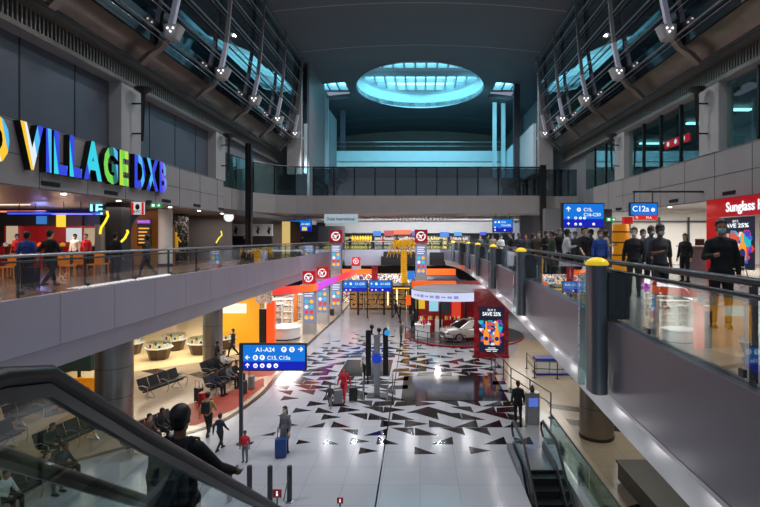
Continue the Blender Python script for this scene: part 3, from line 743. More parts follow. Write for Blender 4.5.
# band downlights and vents
for s, sd in ((-1, 'left'), (1, 'right')):
    for i, y in enumerate((13.2, 16.5, 19.8, 24.2, 27.6, 31)):
        t = thing('air_vent', '%s dark slot vent in the %s soffit band' % (ords[i], sd), 'vent', (s*12.7, y, 9.3), 'dark slot vents under the %s band' % sd)
        b = MB(); xa, xb = sorted((s*12.48, s*12.495)); b.box(xa, xb, y, y+.85, 9.45, 9.6); b.build('slot', M_black, t)
        b = MB()
        for k in range(3): b.box(xa-.01, xb+.01, y, y+.85, 9.46+k*.05, 9.47+k*.05)
        b.build('blade', M_steel_d, t)
        b = MB(); b.lathe([(.09, 0), (.09, .03)], (s*12.9, y+1.6, 9.27), 12); tag(b.build('downlight', glow((255, 244, 220), 8)), '%s small round downlight under the %s upper gallery' % (ords[i], sd), 'light', 'downlights under the %s upper gallery' % sd)
for i, y in enumerate((14.8, 18.1, 21.5, 26, 29.4)):
    spot('downlight_beam', (13.0, y, 9.2), (13.2, y, 6.2), 60, (1, .93, .8), 80, .8, .05)

# ================================================================== BLUE DIRECTION SIGNS
BL = glow((8, 120, 225), .95); BD = glow((10, 30, 190), .9); WH = glow((245, 250, 255), 1.1); SB = M_black
def dir_sign(name, label, c, w_, h_, rows, post=None, split=2/3, hang=None, backlab='housing'):
    """c = lower left front corner; rows: (v, [(kind, x, text/angle, size)])"""
    x, y, z = c
    t = thing(name, label, 'sign', (x, y, z))
    b = MB(); b.rbox(x-.05, x+w_+.05, y+.01, y+.16, z-.05, z+h_+.05, .03); b.build('housing', M_steel_d, t)
    b = MB(); b.box(x, x+w_, y, y+.012, z+h_*(1-split), z+h_); b.build('blue_panel', BL, t)
    if split < 1: b = MB(); b.box(x, x+w_, y, y+.012, z, z+h_*(1-split)); b.build('dark_blue_panel', BD, t)
    b = MB(); k = MB()
    for v, items in rows:
        for it in items:
            b = MB(); k = MB()
            kind, u, a, sz = it; o = (x+u*w_, y-.004, z+v*h_)
            if kind == 't': text(b, a, o, EX, EZ, sz*h_, None, 'l', .004, .012)
            elif kind == 'a': arrow(b, (o[0], o[1], o[2]+sz*h_*.5), EX, EZ, sz*h_*1.1, a)
            elif kind == 'd':
                disc(b, (o[0], o[1], o[2]+sz*h_*.5), EX, EZ, sz*h_*.62)
                if a: text(k, a, (o[0], o[1]-.006, o[2]+sz*h_*.15), EX, EZ, sz*h_*.65, None, 'c', .003, .02)
            sy_ = b.build({'t': 'lettering', 'a': 'arrow', 'd': 'round_symbol'}[kind], WH, t)
            if k.v: k.build('letter', BD, sy_)
    if post:
        px, z0 = post; b = MB(); b.box(px-.06, px+.06, y+.02, y+.14, z0, z+h_+.05); b.build('post', M_steel_d, t)
        b = MB(); b.lathe([(.18, z0+.008), (.18, z0+.03)], (px, y+.08, 0), 16); b.build('foot_plate', M_steel_d, t)
    if hang:
        for hx in (.15, .85): b = MB(); b.tube([(x+hx*w_, y+.08, z+h_+.04), (x+hx*w_, y+.08, hang)], .025, 6); b.build('hanger', M_steel_d, t)
    return t
# near floor sign: lower left corner at px (243,370)
t = dir_sign('direction_sign', 'blue direction sign reading A1-A24 and C15 on a tall floor post', (-6.58, 18.6, 2.80), 2.3, .92,
  [(.73, [('t', .2, 'A1-A24', .17), ('d', .66, 'P', .18), ('d', .79, 'S', .18), ('a', .93, 0, .2)]),
   (.41, [('a', .07, PI, .18), ('d', .2, 'B', .17), ('d', .31, 'P', .17), ('t', .39, 'C15, C15a', .15)]),
   (.09, [('a', .07, PI/2, .18), ('d', .2, 'm', .15), ('d', .31, 'A', .15), ('d', .42, 'i', .15), ('d', .53, 'w', .15)])], post=(-6.68, 0))
# right gallery signs
dir_sign('direction_sign', 'blue overhead sign reading C16-C50 above the crowd on the right gallery', (6.32, 22, 8.2), 1.76, 1.0,
  [(.68, [('a', .12, PI/2, .2), ('d', .38, 'P', .14), ('t', .5, 'C15,', .14)]), (.46, [('t', .5, 'C16-C50', .14)]),
   (.33, [('a', .12, PI/2, .12), ('d', .3, 'B', .1), ('d', .42, 'S', .1), ('d', .52, 'i', .1)]), (.06, [('a', .12, PI/2, .13), ('d', .3, 'm', .1), ('d', .42, 'w', .1), ('d', .75, 'x', .1)])], post=(6.28, DK))
t = dir_sign('direction_sign', 'blue gate sign reading C12a with red strip beneath', (9.28, 22, 8.72), 1.16, .5,
  [(.3, [('t', .06, 'C12a', .48), ('d', .84, 'i', .28)])], split=1, hang=9.75)
b = MB(); b.box(9.28+.12, 10.44, 21.99, 22.0, 8.5, 8.71); b.build('red_panel', glow((214, 40, 34), 1), t)
for q, tx in ((9.5, 'Fl'), (9.95, 'M.A.')): b = MB(); text(b, tx, (q, 21.985, 8.55), EX, EZ, .1); b.build('lettering', WH, t)
b = MB(); b.box(9.4, 12.5, 22.03, 22.13, 9.7, 9.78); b.build('wall_arm', M_steel_d, t)
dir_sign('direction_sign', 'blue overhead sign with white symbols at the far right end of the bridge', (5.85, 40, 8.2), 1.55, 1.0,
  [(.7, [('d', .12, '', .12), ('d', .3, '', .14), ('t', .42, 'C15', .15)]), (.45, [('t', .42, 'C16-C50', .14)]), (.3, [('d', .1, '', .1), ('t', .3, '....', .08)]), (.08, [('d', .1, '', .1), ('d', .6, '', .1)])], hang=9.76)
# distant double sign above the concourse floor
dir_sign('direction_sign', 'blue direction sign on pole in mid concourse, half nearer the totems', (-7.35, 48, 2.6), 2.2, 1.0,
  [(.6, [('a', .1, PI/2, .2), ('d', .32, '', .2), ('t', .5, 'C1-C50', .2)]), (.34, [('t', .4, '...  ...', .12)]), (.06, [('d', .12, '', .12), ('d', .3, '', .12)])], post=(-5.05, 0))
dir_sign('direction_sign', 'blue direction sign in mid concourse, half nearer the gold palm', (-4.86, 48, 2.6), 2.1, 1.0,
  [(.6, [('a', .1, PI/2, .2), ('d', .32, '', .2), ('t', .5, 'A1-A24', .2)]), (.34, [('t', .4, '..  ...', .12)]), (.06, [('d', .12, '', .12), ('d', .3, '', .12), ('d', .6, '', .12)])], post=(-2.68, 0))
# far left deck hanging sign
t = dir_sign('direction_sign', 'blue sign with yellow tabs hanging over the far left gallery', (-12.8, 50, 8.35), 1.9, 1.1,
  [(.6, [('t', .1, 'C1', .16), ('t', .5, 'A1-A24', .16)])], split=.55, hang=9.9)
b = MB(); b.box(-12.7, -12.0, 49.98, 50.0, 8.45, 8.8); b.box(-11.8, -11.3, 49.98, 50.0, 8.45, 8.8); b.build('yellow_panel', glow((236, 216, 60), 1), t)
# airport name lightbox
t = thing('lightbox_sign', 'long pale lightbox reading Dubai International hanging under the bridge', 'sign', (-6.3, 39.8, 9.0))
b = MB(); b.box(-7.6, -4.95, 39.7, 39.9, 8.88, 9.6); b.build('panel', glow((188, 208, 218), .7), t)
b = MB(); text(b, 'Dubai International', (-7.4, 39.69, 9.1), EX, EZ, .24, 2.2, off=.02); b.build('lettering', glow((16, 30, 110), .5), t)
b = MB(); b.box(-6.4, -6.2, 39.75, 39.85, 9.6, 9.76); b.build('hanger', M_steel_d, t)
# green exit signs
for (x, y, z, l) in ((-12.3, 22.8, 9.08, 'small green exit sign beside the dark pillar under the big letters'), (9.64, 25.88, 8.55, 'small green exit sign between the two blue right signs')):
    t = thing('exit_sign', l, 'sign', (x, y, z)); b = MB(); b.rbox(x, x+.5, y, y+.08, z, z+.22, .02); b.build('panel', glow((20, 150, 70), .9), t)
    b = MB(); arrow(b, (x+.38, y-.003, z+.11), EX, EZ, .16); b.box(x+.07, x+.2, y-.006, y, z+.05, z+.17); b.build('symbols', WH, t)
    b = MB(); b.box(*((-12.5, x+.05) if x < 0 else (x+.2, x+.3)), y+.03, y+.07 if x < 0 else 26, z+.1, z+.34 if x < 0 else z+.15); b.build('hanger', M_steel_d, t)

# ================================================================== DUTY FREE TOTEMS
def plane_glyph(b, o, s):
    pts = [(-.5, -.05), (-.15, .03), (-.3, .42), (-.18, .42), (.12, .06), (.42, .1), (.52, .04), (.42, -.04), (.12, -.05), (-.1, -.38), (-.22, -.38), (-.14, -.07), (-.4, -.14), (-.5, -.13)]
    c, sn = math.cos(.5), math.sin(.5)
    b.plate([((x*c-y*sn)*s, (x*sn+y*c)*s) for x, y in pts], o, EX, EZ, .006)
def advert_rows(bl, x, w_, y, z0, z1, M):
    """drinks advert: text lines above rows of round colour spots"""
    H = z1-z0
    for i in range(4): M['w'].box(x+w_*.12, x+w_*(.88-.1*(i % 2)), y-.01, y-.005, z1-H*(.08+.07*i), z1-H*(.05+.07*i))
    cols = ['b', 'y', 'r', 'b', 'y', 'r']
    for r in range(4):
        for c in range(2):
            k = ['y', 'r', 'w', 't'][(r+c*(r > 1)) % 4]
            disc(M[k], (x+w_*(.29+.42*c), y-.005, z0+H*(.12+.15*r)), EX, EZ, w_*.17, .006, 0, 10)
def totem(px0, px1, y, z_board, label, cube_w=1.0, boards=None, ztop=5.0):
    x0 = (px0-VX)*y/F; x1 = (px1-VX)*y/F
    t = thing('advert_totem', label, 'advertising totem', ((x0+x1)/2, y, 0), 'advert totems topped with a red aircraft cube')
    b = MB(); b.rbox(x0-.06, x1+.06, y, y+.45, .05, ztop-cube_w+.02, .06); b.rbox(x0-.12, x1+.12, y-.1, y+.55, .01, .06, .06); b.build('casing', M_wallL, t)
    for (za, zb) in boards:
        b = MB(); b.box(x0+.03, x1-.03, y-.012, y-.001, za, zb); b.build('advert_board', glow((136, 150, 200), .8), t)
        M = {k: MB() for k in 'wyrt'}
        advert_rows(None, x0, x1-x0, y-.01, za, zb, M)
        for k, c in (('w', (235, 240, 250)), ('y', (250, 190, 60)), ('r', (225, 60, 60)), ('t', (60, 190, 215))): M[k].build('advert_print', glow(c, 1.1), t)
    cx = (x0+x1)/2; h = cube_w/2
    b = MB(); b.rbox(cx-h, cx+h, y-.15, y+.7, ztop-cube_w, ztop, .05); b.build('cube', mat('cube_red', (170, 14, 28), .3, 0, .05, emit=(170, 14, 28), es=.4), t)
    b = MB(); n = 24; R1, R2 = cube_w*.36, cube_w*.27; cz0 = ztop-h; yy = y-.155
    for k in range(n):
        if k in (2, 14): continue
        a0, a1 = 2*PI*k/n, 2*PI*(k+1)/n
        b.plate([(R2*math.cos(a0), R2*math.sin(a0)), (R1*math.cos(a0), R1*math.sin(a0)), (R1*math.cos(a1), R1*math.sin(a1)), (R2*math.cos(a1), R2*math.sin(a1))], (cx, yy, cz0), EX, EZ, .006)
    plane_glyph(b, (cx, yy-.001, cz0), cube_w*.5); b.build('aircraft_emblem', WH, t)
totem(303, 315, 40, 0, 'red topped advert totem nearest the orange column', 1.0, [(1.0, 3.85)], 5.05)
totem(317, 328, 45, 0, 'red topped advert totem second from the orange column', 1.05, [(1.0, 3.9)], 5.1)
totem(331, 341, 50, 0, 'tallest red topped advert totem under the grey gallery bend, two boards', 1.25, [(.9, 3.2), (4.8, 7.0)], 8.5)
totem(352, 360, 61, 0, 'small distant advert totem just before the far gallery', .95, [(1.2, 4.1)], 5.35)
totem(416, 426, 48, 0, 'tall advert totem rising behind the car kiosk beside the gold palm', 1.25, [(4.2, 7.0)], 8.5)

# ================================================================== POSTERS WITH TWO ORANGE BOTTLES
def bottle_poster(t, o, u, v, w_, h_, top=.2):
    o = Vector(o); u = Vector(u); v = Vector(v); n = u.cross(v)
    def P(a, c, d=0): return o+u*(a*w_)+v*(c*h_)+n*d
    b = MB(); b.plate([(0, 0), (w_, 0), (w_, h_), (0, h_)], o, u, v, .02); b.build('poster', glow((22, 26, 52), .8), t)
    rr = random.Random(3)
    cols = [(120, 130, 200), (230, 60, 50), (70, 60, 190), (235, 235, 245), (200, 60, 110), (30, 190, 200), (40, 100, 210), (220, 90, 70)]
    for ci, c in enumerate(cols):
        b = MB()
        for k in range(9):
            a = .08+.84*rr.random(); cc = .18+.5*rr.random(); r = w_*(.05+.06*rr.random())
            m = 9; ph = rr.random()*6
            b.plate([(r*(1+.35*math.sin(3*q*2*PI/m+ph))*math.cos(q*2*PI/m), r*(1+.3*math.cos(2*q*2*PI/m))*math.sin(q*2*PI/m)) for q in range(m)], P(a, cc, .022+ci*.002), u, v, .002)
        b.build('printed_shapes', glow(c, .95), t)
    prof = [(.0, 0), (.09, .0), (.105, .03), (.105, .25), (.085, .31), (.036, .38), (.03, .5), (.04, .51), (.04, .54), (0, .54)]
    for bx_ in (.29, .70):
        b = MB(); pts = [(r*w_*.95, z*h_*.95) for r, z in prof]; poly = pts+[(-a, c) for a, c in pts[::-1]][1:-1]
        b.plate(poly, P(bx_, .17, .04), u, v, .003); b.build('bottle_picture', glow((246, 150, 30), 1.1), t)
        b = MB(); disc(b, P(bx_, .30, .046), u, v, w_*.085, .002); b.build('bottle_label_picture', glow((40, 40, 110), .9), t)
    b = MB(); text(b, 'BUY 2', P(.5, .9, .03), u, v, h_*.045, None, 'c', .003, .01); b.build('lettering', WH, t); b = MB(); text(b, 'SAVE 25%', P(.5, .80, .03), u, v, h_*.075, w_*.72, 'c', .003, .03); b.build('lettering', WH, t); 
    for q, wq in ((.09, .3), (.055, .5), (.02, .4)):
        b = MB(); b.plate([(-wq*w_/2, 0), (wq*w_/2, 0), (wq*w_/2, h_*.014), (-wq*w_/2, h_*.014)], P(.5, q, .03), u, v, .003); b.build('small_print', WH, t)
# big red poster block beside the car kiosk (front face turned a little)
ang = R(-8); u = Vector((math.cos(ang), math.sin(ang), 0)); nrm = u.cross(EZ)
o = Vector((3.62, 32.2, 0))
t = thing('poster_block', 'big dark red block with glowing poster of two orange bottles by the car', 'advertising stand', tuple(o))
b = MB(); b.obox(o+u*1.08+Vector((0, .9, 2.12))-nrm*0, u*2.2, -nrm*1.6, (0, 0, 4.2)); b.build('block', cells('dark_red_print', [(110, 10, 20), (126, 14, 24), (98, 8, 16), (140, 24, 30)], 5, .25, .3, False), t)
f0 = o+Vector((0, .9, 0))-u*.0+nrm*.8
bottle_poster(t, f0+u*.3+EZ*.35+nrm*.01, u, EZ, 1.62, 2.95)
b = MB(); b.obox(f0+u*1.08+EZ*4.24-nrm*.8, u*2.3, nrm*1.7, (0, 0, .06)); b.build('top_trim', M_darkred, t); b = MB(); b.obox(f0+u*1.08+EZ*.1-nrm*.8, u*2.28, nrm*1.7, (0, 0, .18)); b.build('bottom_trim', M_darkred, t)

# ================================================================== CAR KIOSK
kx, ky = 3.5, 39.6; kr = 4.55; cnx, cny, cr_ = 2.65, 40.0, 3.36
t = thing('shop_kiosk', 'round fronted duty free kiosk with white glowing canopy behind the parked car', 'kiosk', (kx, ky, 0))
b = MB(); b.lathe([(0, .16), (kr, .16), (kr+.05, .1), (kr+.05, .01)], (kx, ky, 0), 48); b.build('platform', mat('dark_platform', (72, 66, 66), .2, 0, .1), t, 40)
b = MB(); b.lathe([(kr+.06, .01), (kr+.12, .05), (kr+.12, .12), (kr+.06, .14)], (kx, ky, 0), 48); b.build('platform_trim', M_darkred, t)
b = MB(); b.lathe([(0, 3.75), (3.2, 3.75), (3.3, 3.7), (3.3, 3.05), (3.2, 3.0), (0, 3.0)], (cnx, cny, 0), 48); b.build('canopy', M_wall, t, 40)
b = MB(); b.lathe([(3.33, 3.02), (3.33, 3.66)], (cnx, cny, 0), 48, a0=180, a1=360); b.build('light_band', glow((206, 214, 245), 1.0), t)
b = MB()
for k in range(9):
    a = R(206+k*8); b.obox((cnx+cr_*math.cos(a), cny+cr_*math.sin(a), 3.33), (-math.sin(a)*.34, math.cos(a)*.34, 0), (.01*math.cos(a), .01*math.sin(a), 0), (0, 0, .1+.06*(k % 3)))
b.build('printed_band', glow((150, 150, 215), .9), t)
b = MB(); b.box(-.3, 4.6, 41.2, 41.5, .17, 3.0); b.build('back_wall', M_darkred, t)
b = MB(); b.rbox(-.35, .75, 37.4, 38.2, .17, 1.15, .1); b.rbox(-.4, .8, 37.35, 38.25, 1.15, 1.2, .1); b.build('reception_counter', M_white, t)
for i in range(7): b = MB(); b.box(-.2+.13*i, -.1+.13*i, 37.6+.05*(i % 3), 37.75+.05*(i % 3), 1.205, 1.4+.05*(i % 2)); b.build('brochure', [M_white, M_gold, M_darkred][i % 3], t)
for i, (x, m_, z0, z1) in enumerate(((-.35, (236, 190, 40), 1.9, 2.8), (.75, (150, 215, 235), 1.7, 2.85), (1.7, (30, 34, 44), 1.5, 2.8), (2.6, (220, 60, 40), 1.2, 2.8))):
    b = MB(); b.box(x, x+.75, 41.0, 41.05, z0, z1); b.build('display_screen', glow(m_, .9), t)
for x in (-.2, 1.6, 3.6): b = MB(); b.lathe([(.1, .16), (.1, 3.0)], (x, 39.4, 0), 12); b.build('pillar', M_black, t)
for i in range(5):
    b = MB(); x = -.3+i*.75; b.rbox(x, x+.6, 40.2, 40.7, .17, 1.1, .05); b.build('counter', [M_white, M_darkred, M_white, M_darkred, M_dark][i], t)
    rr = random.Random(i)
    for k in range(4): b = MB(); b.lathe([(.05, 0), (.05, .2), (.02, .26), (.02, .33)], (x+.1+.13*k, 40.4, 1.105), 8); tag(b.build('bottle', [glow((220, 200, 120), .4), M_red, M_white, M_gold][(i+k) % 4]), 'small bottle standing on a kiosk counter behind the car', 'bottle', 'bottles on the kiosk counters')
point('kiosk_light', (1.4, 39.2, 2.8), 60, (1, .85, .8)); 
area('kiosk_canopy_light', (1.2, 38.6, 2.98), 3.5, 1.5, 35, (1, .95, .9))
# orange sign bar and roofs behind the kiosk
t = thing('shop_roof', 'dark flat shop roof with orange sign bar behind the kiosk canopy', 'shop', (1, 45, 0))
b = MB(); b.box(-.9, 4.8, 43.2, 52, 3.1, 3.4); b.build('roof', mat('dark_teal_roof', (46, 62, 76), .5, 0, .15, 1), t)
b = MB(); b.box(-.7, 3.1, 43.0, 43.19, 3.3, 4.0); b.build('orange_sign_bar', M_orange, t)
b = MB(); b.box(3.2, 5.8, 43.0, 43.2, 3.1, 4.0); b.build('dark_red_panel', M_darkred, t)
b = MB(); b.box(-.8, 5.2, 43.4, 43.6, .01, 3.1); b.build('wall', M_dark, t)
for i in range(8):
    b = MB(); b.box(-.4+i*.62, .0+i*.62, 45+i % 3, 46.4+i % 3, 3.41, 3.5+.06*(i % 3)); b.build('roof_unit', [M_steel_d, M_wallL, M_dark][i % 3], t)
t = thing('shop_roof', 'lower dark shop roof with a long orange fascia, farther behind', 'shop', (2, 56, 0))
b = MB(); b.box(.4, 4.2, 53, 60, 3.0, 3.3); b.build('roof', mat('dark_teal_roof', (46, 62, 76)), t)
b = MB(); b.box(.4, 4.3, 60.1, 60.3, 3.2, 4.0); b.build('orange_fascia', M_orange, t)
b = MB(); b.box(1.2, 5.2, 63, 63.3, 4.3, 5.9); b.build('black_panel', M_black, t)

# ================================================================== THE CAR
def car(loc, rz):
    t = thing('car', 'silver white saloon car shown on the round kiosk platform', 'car', (0, 0, 0))
    # body sections along x (length), half widths and heights
    L = [(-2.35, .30, .62, .55), (-2.2, .22, .82, .80), (-1.7, .2, .92, .90), (-1.0, .2, .95, .93), (0, .2, .96, .95), (1.0, .2, .95, .97), (1.8, .22, .92, .98), (2.25, .3, .82, .92), (2.38, .42, .6, .7)]
    vs = []; n = 12
    for x, zb, hw, zt in L:
        ring = []
        for k in range(n):
            a = 2*PI*k/n; cy = math.cos(a); cz2 = math.sin(a)
            yy = hw*math.copysign(abs(cy)**.45, cy); zz = (zb+zt)/2+(zt-zb)/2*math.copysign(abs(cz2)**.5, cz2)
            ring.append((x, yy, zz))
        vs += ring
    fs = [(i*n+k, i*n+(k+1) % n, (i+1)*n+(k+1) % n, (i+1)*n+k) for i in range(len(L)-1) for k in range(n)]+[tuple(range(n)), tuple((len(L)-1)*n+k for k in range(n))]
    b = MB(); b.add(vs, fs)
    pearl = mat('pearl_car_paint', (206, 206, 200), .18, .35, .02, coat=1)
    o = b.build('body', pearl, t, 35)
    cab = [(-1.95, .9, .95, .72, .02), (-1.15, .92, 1.36, .62, 0), (-.2, .93, 1.46, .6, 0), (.55, .93, 1.4, .6, 0), (1.35, .93, .99, .74, 0)]
    vs = []
    for x, zb, zt, hw, _ in cab: vs += [(x, -hw-.16*(zt-.9)/.5*0-.14, zb), (x, -hw, zt), (x, hw, zt), (x, hw+.14, zb)]
    b = MB(); b.add(vs, [(4*i+j, 4*(i+1)+j, 4*(i+1)+(j+1) % 4, 4*i+(j+1) % 4) for i in range(4) for j in range(4)]+[(0, 1, 2, 3), (16, 17, 18, 19)]); b.build('cabin_glass', M_glass_dark, t, 40)
    b = MB()
    for s in (-1, 1): b.tube([(-1.9, s*.84, .96), (-1.15, s*.63, 1.37), (-.2, s*.61, 1.47), (.55, s*.61, 1.41), (1.35, s*.84, .99)], .045, 6)
    b.obox((-.3, 0, 1.45), (1.3, 0, .02), (0, 1.2, 0), (0, 0, .05)); b.build('roof_panel', pearl, t, 40)
    for x in (-1.5, 1.45):
        for s in (-1, 1):
            b = MB(); b.tube([(x, s*.72, .34), (x, s*.95, .34)], .34, 24); w_ = b.build('wheel', M_rubber, t, 40)
            b = MB(); b.tube([(x, s*.93, .34), (x, s*.965, .34)], .22, 20)
            for k in range(5):
                a = 2*PI*k/5; b.obox((x+.12*math.cos(a), s*.97, .34+.12*math.sin(a)), (.22*math.cos(a), 0, .22*math.sin(a)), (-.05*math.sin(a), 0, .05*math.cos(a)), (0, .02, 0))
            b.build('rim', M_steel, w_)
    b = MB(); b.box(2.3, 2.4, -.45, .45, .42, .68); b.build('grille', M_black, t)
    for s in (-1, 1):
        b = MB(); b.ell((2.2, s*.66, .7), (.14, .17, .08), 10, 6); b.build('headlight', M_glass_dark, t, True)
        b = MB(); b.ell((.75, s*1.02, 1.0), (.09, .1, .06), 8, 6); b.build('mirror', pearl, t, True)
    b = MB(); b.box(2.4, 2.41, -.25, .25, .3, .41); b.build('number_plate', M_white, t)
    t.location = loc; t.rotation_euler = (0, 0, rz)
car((3.85, 37.35, .165), R(201))
# barrier round the platform
def barrier(pts, label, h=.95, m=None):
    m = m or M_steel_d
    t = thing('barrier_rail', label, 'railing', (pts[0][0], pts[0][1], 0))
    for x, y in pts:
        b = MB(); b.lathe([(.12, .012), (.12, .03), (.03, .05), (.03, h)], (x, y, 0), 10); b.build('post', m, t)
    for z in (h-.02, h*.55):
        b = MB(); b.tube([(x, y, z) for x, y in pts], .028, 6); b.build('rail', m, t, 40)
barrier([(kx+4.8*math.cos(R(a)), ky+4.8*math.sin(R(a))) for a in (196, 208, 220, 232, 244, 256, 266)], 'curved steel barrier round the car platform')
barrier([(4.2, 29.4), (4.3, 28.6), (4.55, 27.2), (4.64, 25.5), (5.15, 23.4), (5.6, 21.4)], 'curved dark steel handrail on posts dividing the white and beige floors', 1.1)
barrier([(6.3, 29.5), (6.3, 27.5), (7.5, 27.3), (8.4, 27.4)], 'low dark barrier around the blue and white stock')

# ================================================================== GOLD PALM AND CENTRAL SHELVES
px_, py_ = ray(404, 0, 54.6)[0], 54.6+.0
t = thing('palm_tree', 'golden artificial palm tree rising from the central gold display', 'artificial tree', (px_, py_, 2.9))
b = MB(); path = [(px_+.05*math.sin(k), py_, 2.32+k*.58) for k in range(8)]; b.tube(path, [.3+.03*(k % 2) for k in range(8)], 12); 
for k in range(19):
    z = 2.6+k*.2
    b.lathe([(.27, 0), (.38, .12), (.29, .16)], (px_, py_, z), 12)
b.build('trunk', M_gold, t, 30)
rr = random.Random(2)
for k in range(12):
    a = 2*PI*k/12+rr.random()*.2; ln = 1.6+rr.random()*.7; b = MB(); pts = []
    for j in range(7):
        q = j/6; pts.append(Vector((px_+math.cos(a)*ln*q, py_+math.sin(a)*ln*q*.8, 6.6+1.6*math.sin(q*2.2)-2.3*q*q)))
    b.tube(pts, [.05]*6+[.02], 5)
    for j in range(1, 6):
        for s in (-1, 1):
            d = (pts[j+1]-pts[j]).normalized(); sd_ = d.cross(EZ).normalized()*s
            p = pts[j]; tip = p+sd_*.55*(1-.1*j)+d*.3-EZ*.35
            b.add([p, p+d*.3, tip], [(0, 1, 2)]); b.add([p+EZ*.01, tip+EZ*.01, p+d*.3+EZ*.01], [(0, 1, 2)])
    b.build('frond', M_gold, t)
M_goods = cells('mixed_goods', [(30, 24, 20), (214, 160, 60), (90, 60, 30), (236, 210, 150), (140, 90, 40), (60, 40, 30), (180, 40, 30)], 26, .5, .5, True, (3, 1, 1))  # emission in the three goods materials is added to brighten the shelves
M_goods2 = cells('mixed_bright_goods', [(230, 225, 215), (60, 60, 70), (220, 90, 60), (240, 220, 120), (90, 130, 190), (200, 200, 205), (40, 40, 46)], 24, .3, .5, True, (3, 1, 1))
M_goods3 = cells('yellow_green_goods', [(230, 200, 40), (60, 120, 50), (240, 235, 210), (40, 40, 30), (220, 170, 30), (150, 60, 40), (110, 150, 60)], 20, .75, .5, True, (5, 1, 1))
M_wood = mat('dark_display_wood', (64, 44, 30), .4, 0, .2, 3)
def shelf_unit(x0, x1, y, z0, h, depth, label, goods, n=4, frame=None, cat='display shelf', group=None):
    frame = frame or M_wood
    t = thing('display_shelf', label, cat, ((x0+x1)/2, y, z0), group)
    b = MB(); b.box(x0, x0+.05, y, y+depth, z0, z0+h); b.box(x1-.05, x1, y, y+depth, z0, z0+h); b.box(x0, x1, y+depth-.05, y+depth, z0, z0+h); b.box(x0-.04, x1+.04, y-.03, y+depth, z0+h, z0+h+.08); b.build('frame', frame, t)
    for i in range(n):
        z = z0+.12+h*i/n
        b = MB(); b.box(x0+.05, x1-.05, y, y+depth-.05, z-.04, z); b.build('shelf', frame, t)
        b = MB(); rr2 = random.Random(i*7+int(x0*10)); x = x0+.1
        while x < x1-.2:
            ww = .1+.12*rr2.random(); hh = (h/n-.12)*(.55+.45*rr2.random()); b.box(x, x+ww, y+.05, y+depth*.6, z, z+hh); x += ww+.03
        tag(b.build('goods', goods, t), kind='stuff')
        b = MB(); b.box(x0+.06, x1-.06, y+.01, y+.03, z0+.12+h*(i+1)/n-.07, z0+.12+h*(i+1)/n-.055); b.build('shelf_light', glow((255, 214, 140), 1.2), t)
    return t
for i in range(5):
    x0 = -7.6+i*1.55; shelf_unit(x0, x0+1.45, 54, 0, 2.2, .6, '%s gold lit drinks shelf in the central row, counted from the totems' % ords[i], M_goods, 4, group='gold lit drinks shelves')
t = thing('shop_canopy', 'dark wooden gondola with gold lit edge below the palm', 'shop fixture', (-4, 51, 0))
b = MB(); b.box(-6.4, -.8, 50, 53.5, 2.6, 2.9); b.build('roof', M_wood, t)
for x in (-6.2, -3.6, -1.0): b = MB(); b.box(x-.1, x+.1, 50.1, 50.3, .01, 2.6); b.build('post', M_wood, t)
b = MB(); b.box(-6.4, -.8, 49.97, 50, 2.62, 2.72); b.build('light_edge', glow((255, 190, 70), 1.4), t)
for i, x in enumerate((-3.2, -2.3)):
    b = MB(); b.lathe([(.07, 1.0), (.07, 2.6)], (x, 49.8, 0), 8); b.build('light_tube', glow((255, 240, 190), 1.5), t)
b = MB(); b.box(-1.35, -.25, 46.9, 47.05, 1.4, 2.3); o = b.build('orange_board', M_orange); tag(o, 'small orange board with white lines left of the kiosk canopy', 'sign')
t2 = thing('shop_fascia', 'red and blue shop fascia with displays under the far gallery', 'shop', (-6, 60, 0))
b = MB(); b.box(-9.2, -5.2, 58.0, 58.2, 3.5, 4.1); b.build('red_sign', M_orange, t2)
b = MB(); b.box(-5.6, -4.9, 57.9, 58.0, 2.8, 4.4); b.build('dark_red_board', M_darkred, t2)
b = MB(); b.box(-2.2, -.6, 57.9, 58.0, 2.9, 3.9); b.build('blue_screen', glow((20, 120, 220), .9), t2)
b = MB(); b.box(-9.2, -.6, 60.0, 60.3, .01, 3.4); b.build('wall', M_goods2, t2)
b = MB(); b.box(-4.6, -.4, 62.8, 63.0, 4.3, 6.0); b.box(-4.9, -4.6, 62.8, 63.0, 4.3, 5.4); b.build('black_opening', M_black, t2)
# far ground shelves
for i in range(8):
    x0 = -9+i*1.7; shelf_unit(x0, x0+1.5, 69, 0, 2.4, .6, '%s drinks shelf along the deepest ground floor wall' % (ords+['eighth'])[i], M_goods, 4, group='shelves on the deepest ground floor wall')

# ================================================================== LEFT GROUND SHOP
# orange to magenta curved light fascia
pts = smoothpath([(-11.3, 36.4), (-10.2, 37.3), (-9.2, 38.5), (-8.25, 39.6), (-8.1, 45), (-7.75, 50), (-7.4, 57)], 5)
t = thing('light_fascia', 'curved glowing fascia running orange to magenta along the left shop front', 'light fascia', (-10, 40, 3))
m = bpy.data.materials.new('orange_magenta_light'); m.use_nodes = True; nt = m.node_tree; bs = nt.nodes['Principled BSDF']
tc = nt.nodes.new('ShaderNodeTexCoord'); sx = nt.nodes.new('ShaderNodeSeparateXYZ'); rp = nt.nodes.new('ShaderNodeValToRGB')
for i, (p_, c) in enumerate(((0, (235, 60, 30)), (.15, (255, 120, 20)), (.12, (230, 50, 50)), (.2, (200, 60, 215)), (.45, (190, 70, 225)), (.62, (235, 50, 60)))):
    e = rp.color_ramp.elements[i] if i < 2 else rp.color_ramp.elements.new(p_); e.position = p_; e.color = lin(c)+(1,)
rp.color_ramp.elements[1].position = .06
